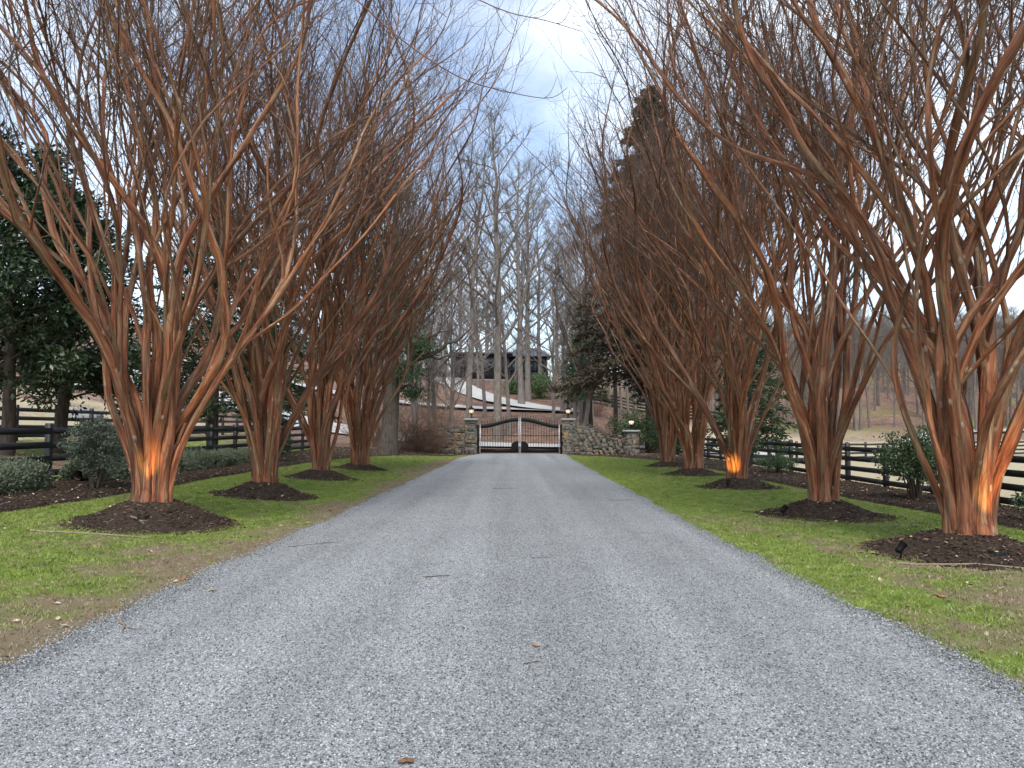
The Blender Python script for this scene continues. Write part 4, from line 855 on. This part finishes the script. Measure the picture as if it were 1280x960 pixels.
# ------------------------------------------------------------------ bare woodland trees
def bare_tree(seed, H, r0, nb=26, fmin=.32, lean=(0, 0), twist=.25, twig_r=.011, tper=6, spread=.42):
    rd = np.random.default_rng(seed); u = np.linspace(0, 1, 14)
    tp = np.stack([lean[0] * H * u + twist * np.cumsum(rd.normal(0, .35, 14)) * u, lean[1] * H * u + twist * np.cumsum(rd.normal(0, .35, 14)) * u, H * u], 1); tp[0, 2] = -.3
    tr = r0 * (1 - u) ** .75 + .012; tr[0] *= 1.35; wood = Acc(); wood.tubes(tp[None], tr[None], 10); L1 = []
    for i in range(nb):
        f = fmin + (1 - fmin) * ((i + rd.random()) / nb) ** .85; k = min(int(f * 13), 12); p = tp[k] + (tp[k + 1] - tp[k]) * (f * 13 - k); a = i * 2.4 + rd.uniform(-.5, .5); L = H * spread * (1.08 - f) ** .8 * rd.uniform(.6, 1.15)
        el = rd.uniform(.42, .95); d = np.array([math.cos(a) * math.cos(el), math.sin(a) * math.cos(el), math.sin(el)]); pts = [p]
        for q in range(8): d = unit(d + rd.normal(0, .10, 3) + [0, 0, .05]); pts.append(pts[-1] + d * L / 8)
        rb = min(np.interp(f, u, tr) * .55, .012 + .012 * L); L1.append((np.array(pts), np.linspace(rb, .012, 9)))
    P = np.array([p for p, _ in L1]); Q = np.array([q for _, q in L1]); wood.tubes(P, Q, 6)
    n2 = 4; N = len(P); i = np.repeat(np.arange(N), n2); t = rd.uniform(.25, .98, N * n2) * 8; k = np.minimum(t.astype(int), 7); p = P[i, k] + (P[i, k + 1] - P[i, k]) * (t - k)[:, None]; d = unit(P[i, k + 1] - P[i, k])
    Lb = np.linalg.norm(P[:, -1] - P[:, 0], axis=1)[i] * rd.uniform(.25, .55, N * n2) * (1.15 - t / 8); d = unit(d + .55 * rd.normal(0, 1, d.shape) + [0, 0, .2]); S = [p]
    for q in range(5): d = unit(d + .14 * rd.normal(0, 1, d.shape) + [0, 0, .05]); S.append(S[-1] + d * (Lb / 5)[:, None])
    S = np.stack(S, 1); RS = np.minimum(Q[i, k] * .6, .03)[:, None] * np.linspace(1, .4, 6)[None]; wood.tubes(S, RS, 4)
    tw = Acc(); A, RA, B, RB = twig_batch(S, RS, tper, .5, 1.5, twig_r, seed, .2, 2, .65); tw.tubes(A, RA, 3); tw.tubes(B, RB, 3)
    A, RA, B, RB = twig_batch(P, Q, 5, .5, 1.6, twig_r, seed + 9, .2, 2, .65); tw.tubes(A, RA, 3); tw.tubes(B, RB, 3); return wood, tw
BT = []
for k, (H, r0, nb, fm, ln, spd) in enumerate([(29, .36, 36, .25, (0, 0), .50), (26, .30, 30, .30, (.02, 0), .48), (22, .24, 28, .24, (-.02, .01), .52), (17, .17, 24, .20, (.03, 0), .52)]):
    w, t_ = bare_tree(200 + k, H, r0, nb, fm, ln, .55, .013, 5, spd); BT.append((w, t_, H))
BM = {}
def bt_meshes(k, bark):
    if (k, bark) not in BM:
        w, t_, H = BT[k]; BM[(k, bark)] = (w.mesh('trunk', M[bark]), t_.mesh('crown', M['twig' if bark != 'far_bark' else 'far_twig']))
    return BM[(k, bark)]
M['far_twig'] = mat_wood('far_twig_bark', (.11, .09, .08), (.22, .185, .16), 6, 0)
def place_bare(k, bark, px, d, s, rz, label, group='bare woodland trees', tilt=(0, 0)):
    x = (px - 640) / 967 * d; a, b = bt_meshes(k, bark); label = label.replace('bare grey tree', ('tall thick bare grey tree', 'tall high-crowned bare grey tree', 'wide-crowned bare grey tree', 'slender bare grey tree')[k]); e = empty('bare_tree', (x, d, hz(x, d) - .05), rz); e.scale = (s, s, s); e.rotation_euler = (tilt[0], tilt[1], rz); tag(e, label, 'tree', group); link('trunk', a, e); link('crown', b, e)
place_bare(0, 'grey_bark', 622, 66, 1.0, .3, 'tallest straight grey tulip tree standing on leaf litter behind the gate'); place_bare(2, 'grey_bark', 637, 68, .8, 1.3, 'slimmer grey tree beside the tallest trunk behind the gate', tilt=(0, -.06))
place_bare(1, 'far_bark', 652, 90, 1.15, 2.2, 'twin grey trunk at the foot of the house drive', tilt=(0, .03)); place_bare(0, 'far_bark', 660, 93, 1.0, 4.2, 'thick pale grey tree just in front of the dark house windows')
place_bare(1, 'grey_bark', 586, 64, .95, .8, 'grey tree rising behind the cedar side gate pillar lantern'); place_bare(2, 'grey_bark', 548, 58, .8, 2.8, 'thin leaning grey tree in the brown brush behind the wing wall', tilt=(0, .12))
place_bare(3, 'dark_bark', 739, 53, 1.0, 1.1, 'dark trunked tree just behind the dip of the stone wing wall', tilt=(0, -.03)); place_bare(3, 'grey_bark', 724, 52, .95, 3.0, 'leaning tree bending over the gate from behind the wing wall', tilt=(.05, -.24))
place_bare(2, 'far_bark', 703, 84, .95, 5.0, 'pale trunked tree on the bank beside the laurel bush'); place_bare(3, 'far_bark', 716, 88, 1.1, .4, 'slender grey tree on the tan slope beyond the gate')
place_bare(3, 'far_bark', 606, 80, 1.15, 2.4, 'grey tree at the bend of the hill road before the dark house'); place_bare(3, 'far_bark', 644, 101, 1.2, 5.4, 'slender grey tree right against the retaining wall of the house'); place_bare(2, 'far_bark', 676, 98, 1.1, .2, 'forked grey tree at the corner of the dark house'); place_bare(3, 'far_bark', 598, 103, 1.1, 3.3, 'slender grey tree beside the top of the house drive'); place_bare(3, 'grey_bark', 692, 72, 1.0, 4.0, 'grey tree on leaf litter behind the paddock side gate pillar')
place_bare(2, 'dark_bark', 770, 60, .8, 1.9, 'dark slender tree behind the rhododendron'); place_bare(3, 'grey_bark', 520, 52, .9, 4.4, 'slender grey tree behind the old cedar')
rw = np.random.default_rng(88)
for i in range(46):   # woods round and behind the house
    d = rw.uniform(100, 185); px = rw.uniform(380, 1000)
    if 570 < px < 700 and d < 124: d += 30
    if 640 < px < 740 and rw.random() < .55: continue
    place_bare(int(rw.integers(0, 4)), 'far_bark', px, d, rw.uniform(.65, 1.0), rw.uniform(0, 6.28), 'bare grey tree in the woods behind the dark house', 'bare trees of the woods behind the house')
for i in range(30):   # woods up the left hill
    x = rw.uniform(-75, -22); d = rw.uniform(48, 130)
    if abs(x + 36) < 4 or (84 < d < 93): d += 12
    place_bare(int(rw.integers(0, 4)), 'far_bark', 640 + x / d * 967, d, rw.uniform(.6, .9), rw.uniform(0, 6.28), 'bare grey tree on the rising ground beyond the magnolias', 'bare trees on the rising ground beyond the magnolias')
for i in range(16):
    d = rw.uniform(48, 84); px = rw.uniform(440, 580); x = (px - 640) / 967 * d
    place_bare(int(rw.integers(2, 4)), 'far_bark', px, d, rw.uniform(.45, .85), rw.uniform(0, 6.28), 'bare grey tree on the leafy bank behind the old cedar', 'bare trees on the bank behind the old cedar')
for i in range(14):
    d = rw.uniform(60, 100); px = rw.uniform(700, 800)
    place_bare(int(rw.integers(2, 4)), 'far_bark', px, d, rw.uniform(.5, .9), rw.uniform(0, 6.28), 'bare grey tree on the tan slope behind the evergreens', 'bare trees on the tan slope behind the evergreens')
# far wood on the valley side: reads as one mass
w, t_ = bare_tree(300, 15, .16, 18, .25, (0, 0), .3, .02, 3, .4); fa = Acc()
for q in (w, t_):
    for V_, F_, A_ in zip(q.V, q.F, q.A): fa.add(V_, F_ - 0, A_)
fa2 = Acc(); off = 0
def merged(q):
    return np.concatenate(q.V), np.concatenate(q.F), np.concatenate(q.A)
for q in (w, t_): fa2.add(*merged(q))
fp = bpy.data.objects.new('wood_tree', fa2.mesh('wood_tree', M['far_twig']))
x, y = sample(2600, 14, 260, 84, 330); ok = (x / y > .15); x, y = x[ok], y[ok]
x2, y2 = sample(900, -260, 20, 190, 330); x = np.concatenate([x, x2]); y = np.concatenate([y, y2])
tag(scatter('far_wood', np.stack([x, y, height(x, y) - .2], 1), fp, .6, 1.05, .04, M['far_twig']), 'grey leafless wood covering the far hillside', 'wood')

# ------------------------------------------------------------------ dark house on the hill
hx, hy = -6.2, 114.; hzv = 8.55
e = empty('hill_house', (hx, hy, hzv)); tag(e, 'dark charcoal house on the hill behind tall trunks with glazed lower storey', 'house')
link('wall', box_mesh('wall', M['house_dark'], ((1.6, 3, 1.7), 8.4, 6, 4.0)), e)
link('wing_wall', box_mesh('wing_wall', M['house_dark'], ((8.6, 3.2, .3), 5.6, 5.6, 6.2)), e)
link('retaining_wall', box_mesh('retaining_wall', M['boulder'], ((1.6, -1.2, -1.0), 8.6, .4, 2.0)), e)
r1 = link('roof', box_mesh('roof', M['roof'], ((1.6, 3, 3.88), 9.4, 7.0, .3)), e)
V = np.array([[5.3, -.4, 3.45], [12.0, -.4, 3.45], [12.0, 6.6, 3.45], [5.3, 6.6, 3.45], [7.0, 3.1, 5.0], [10.4, 3.1, 5.0]]); me = bpy.data.meshes.new('hip_roof'); me.from_pydata(V.tolist(), [], [[0, 1, 5, 4], [1, 2, 5], [2, 3, 4, 5], [3, 0, 4], [3, 2, 1, 0]]); me.materials.append(M['roof']); link('hip_roof', me, e)
link('chimney', box_mesh('chimney', M['boulder'], ((3.4, 3, 4.5), .9, .9, 1.6)), r1)
for k in range(10): link('batten', box_mesh('batten', M['house_dark'], ((-2.4 + k * .85, -.03, 1.7), .08, .06, 3.9)), e)
for (x, z, w, h) in [(6.7, 2.0, 1.2, 1.7), (8.6, 2.0, 1.7, 1.7), (10.4, 2.0, 1.2, 1.7), (6.8, -1.1, 1.3, 2.2), (8.6, -1.1, 1.5, 2.2), (10.4, -1.1, 1.3, 2.2), (-1.3, 2.0, 1.0, 1.1), (3.6, 2.0, 1.4, 1.1)]:
    yy = .4 if x > 5 else 0; f = link('window', box_mesh('window', M['house_dark'], ((x, yy - .05, z + h / 2 + .05), w + .24, .12, .1), ((x, yy - .05, z - h / 2 - .05), w + .24, .12, .1), ((x - w / 2 - .06, yy - .05, z), .12, .12, h), ((x + w / 2 + .06, yy - .05, z), .12, .12, h), ((x, yy - .045, z), .06, .1, h)), e)
    link('pane', box_mesh('pane', M['glass'], ((x, yy - .02, z), w, .03, h)), f)
link('deck', box_mesh('deck', M['house_dark'], ((8.6, -.6, .35), 6.0, 1.9, .18)), e)
for k in range(5): link('deck_post', box_mesh('deck_post', M['house_dark'], ((5.8 + k * 1.4, -1.45, -.9), .14, .14, 4.2)), e)
link('deck_rail', box_mesh('deck_rail', M['house_dark'], ((8.6, -1.5, 1.35), 5.8, .08, .09), ((8.6, -1.5, .95), 5.8, .05, .05), ((8.6, -1.5, .65), 5.8, .05, .05)), e)
link('doorstep', box_mesh('doorstep', M['house_frame'], ((10.8, -1.2, -2.4), 1.6, 1.2, .35)), e)
# yard railing
e = empty('yard_railing', (-14.5, 112, hz(-14.5, 112))); tag(e, 'thin grey railing at the top of the house drive', 'railing')
link('rail', box_mesh('rail', M['boulder'], ((2.2, 0, 1.5), 4.6, .06, .08), ((2.2, 0, .3), 4.6, .06, .08)), e)
pmq = box_mesh('picket', M['boulder'], ((0, 0, .65), .06, .05, 1.9))
for k in range(16): link('picket', pmq, e, (k * .3, 0, 0))

# boulder on the grass slope
def boulder(loc, sx, sy, sz, label, seed):
    bpy_me = bpy.data.meshes.new('boulder'); import bmesh; bm = bmesh.new(); bmesh.ops.create_icosphere(bm, subdivisions=4, radius=1)
    for v in bm.verts:
        n = float(fbm(v.co.x * 1.4 + seed, v.co.y * 1.4 + v.co.z, 3)) - .5; v.co *= 1 + .35 * n; v.co.x *= sx; v.co.y *= sy; v.co.z = max(v.co.z, -.35) * sz
    bm.to_mesh(bpy_me); bm.free(); bpy_me.materials.append(M['boulder']); tag(link('boulder', bpy_me, None, loc), label, 'boulder')
boulder((-21.5, 38.5, hz(-21.5, 38.5) + .12), 1.1, .8, .5, 'flat grey boulder on the leafy grass slope beyond the fences', 4)

# ------------------------------------------------------------------ sticks and single leaves on the drive and lawn
def ground_z(x, y):
    z = hz(x, y) + float(mound_z(np.array([x]), np.array([y]))[0])
    if float(edgeL(np.array(y))) < x < float(edgeR(np.array(y))):
        t = (x - float(edgeL(np.array(y)))) / (float(edgeR(np.array(y))) - float(edgeL(np.array(y)))); z = hz(x, y) + .022 + .03 * (1 - (2 * t - 1) ** 2)
    return z
def stick(p0, p1, r, label, seed, mat='stick', bend=.04, fork=True):
    rd = np.random.default_rng(seed); n = 9; a = np.array(p0); b = np.array(p1); L = np.linalg.norm(b - a); pts = []
    for k in range(n):
        u = k / (n - 1); q = a + (b - a) * u + np.array([-(b - a)[1], (b - a)[0]]) * bend * math.sin(u * 3.1) + rd.normal(0, .012 * L, 2); pts.append([q[0], q[1], ground_z(q[0], q[1]) + r * .8])
    pts = np.array(pts); o0 = pts[0].copy(); ac = Acc(); ac.tubes((pts - o0)[None], np.linspace(r, r * .5, n)[None], 7)
    if fork:
        k = 5; q = pts[k] - o0; d = np.array([(b - a)[0] * .3 - (b - a)[1] * .2, (b - a)[1] * .3 + (b - a)[0] * .2, .0]); ac.tubes(np.stack([q, q + d * .5, q + d])[None], np.array([[r * .6, r * .45, r * .3]]), 5)
    tag(link('fallen_stick', ac.mesh('fallen_stick', M[mat]), None, o0), label, 'stick', 'fallen sticks')
stick((-6.65, 10.75), (-4.95, 10.72), .017, 'long pale peeled stick lying on grass before the amber streaked crape myrtle mound', 1, 'stick', .01, False)
stick((-5.62, 11.5), (-5.35, 11.35), .011, 'short tan stick lying on the mulch mound by the well light', 2); stick((-3.3, 6.6), (-3.05, 6.15), .012, 'forked pale twig lying on the gravel edge by the dry grass', 3)
stick((-.92, 8.3), (-.66, 8.36), .007, 'short dark brown bark strip lying on the middle of the gravel drive', 4, 'dark_stick', .1, False); stick((.08, 5.3), (.2, 5.36), .005, 'tiny dark twig beside the orange leaf on the drive', 5, 'dark_stick')
stick((4.6, 9.35), (6.8, 8.75), .014, 'long thin tan stick at the lawn edge of the thickest crape myrtle mound', 6, 'stick', .03); stick((4.9, 7.4), (5.5, 7.3), .009, 'thin brown twig lying on the lawn below the thickest crape myrtle', 7, 'dark_stick')
stick((.25, 9.5), (.5, 9.55), .005, 'short dark twig on the drive past the bark strip', 8, 'dark_stick', .1, False); stick((2.1, 17), (2.7, 17.1), .006, 'dark stick near the lawn edge of the gravel farther along the drive', 9, 'dark_stick')
stick((-3.0, 10.5), (-2.4, 10.9), .005, 'thin crooked twig on gravel near the dry verge', 10, 'dark_stick'); stick((-.5, 20), (.1, 20.1), .005, 'dark twig in mid drive well before the gate', 11, 'dark_stick'); stick((6.7, 13.1), (7.1, 13.3), .015, 'curled dark stick on the lawn between two mounds by the paddock', 12, 'dark_stick', .3)
def oak_leaf(x, y, s, rz, c, label):
    a = np.linspace(0, 2 * pi, 25)[:-1]; rr = 1 + .22 * np.cos(5 * a) ; V = np.stack([np.cos(a) * rr * s * .55, np.sin(a) * rr * s, .006 + .35 * s * np.abs(np.cos(a)) * .4 + .05 * s * np.sin(3 * a)], 1); V = np.concatenate([V, [[0, 0, .004]]])
    F = np.array([[k, (k + 1) % 24, 24] for k in range(24)]); t = NT('leaf_tone', .7, .2); n = t.noise(60, 3); t.color(t.ramp(n, (.3, tuple(v * .6 for v in c)), (.7, c)))
    o = link('dry_leaf', mesh_arrays('dry_leaf', V, F, None, False, [t.m]), None, (x, y, ground_z(x, y) + .006)); o.rotation_euler = (0, 0, rz); so = o.modifiers.new('thick', 'SOLIDIFY'); so.thickness = .0015; tag(o, label, 'leaf', 'single leaves on the drive and lawn')
oak_leaf(.17, 5.72, .035, .8, (.55, .26, .12), 'single orange leaf lying on the gravel in mid drive'); oak_leaf(-.5, 3.77, .04, 1.9, (.26, .13, .07), 'curled brown leaf on gravel at the open end of the drive')
oak_leaf(4.15, 7.6, .07, .4, (.42, .2, .12), 'large reddish brown leaf on the lawn below the thickest crape myrtle'); oak_leaf(-2.95, 7.7, .05, 2.4, (.5, .42, .32), 'pale tan leaf on the gravel beside the dry verge'); oak_leaf(-1.1, 9.6, .03, .3, (.6, .57, .52), 'whitish leaf on the gravel of the mid drive')
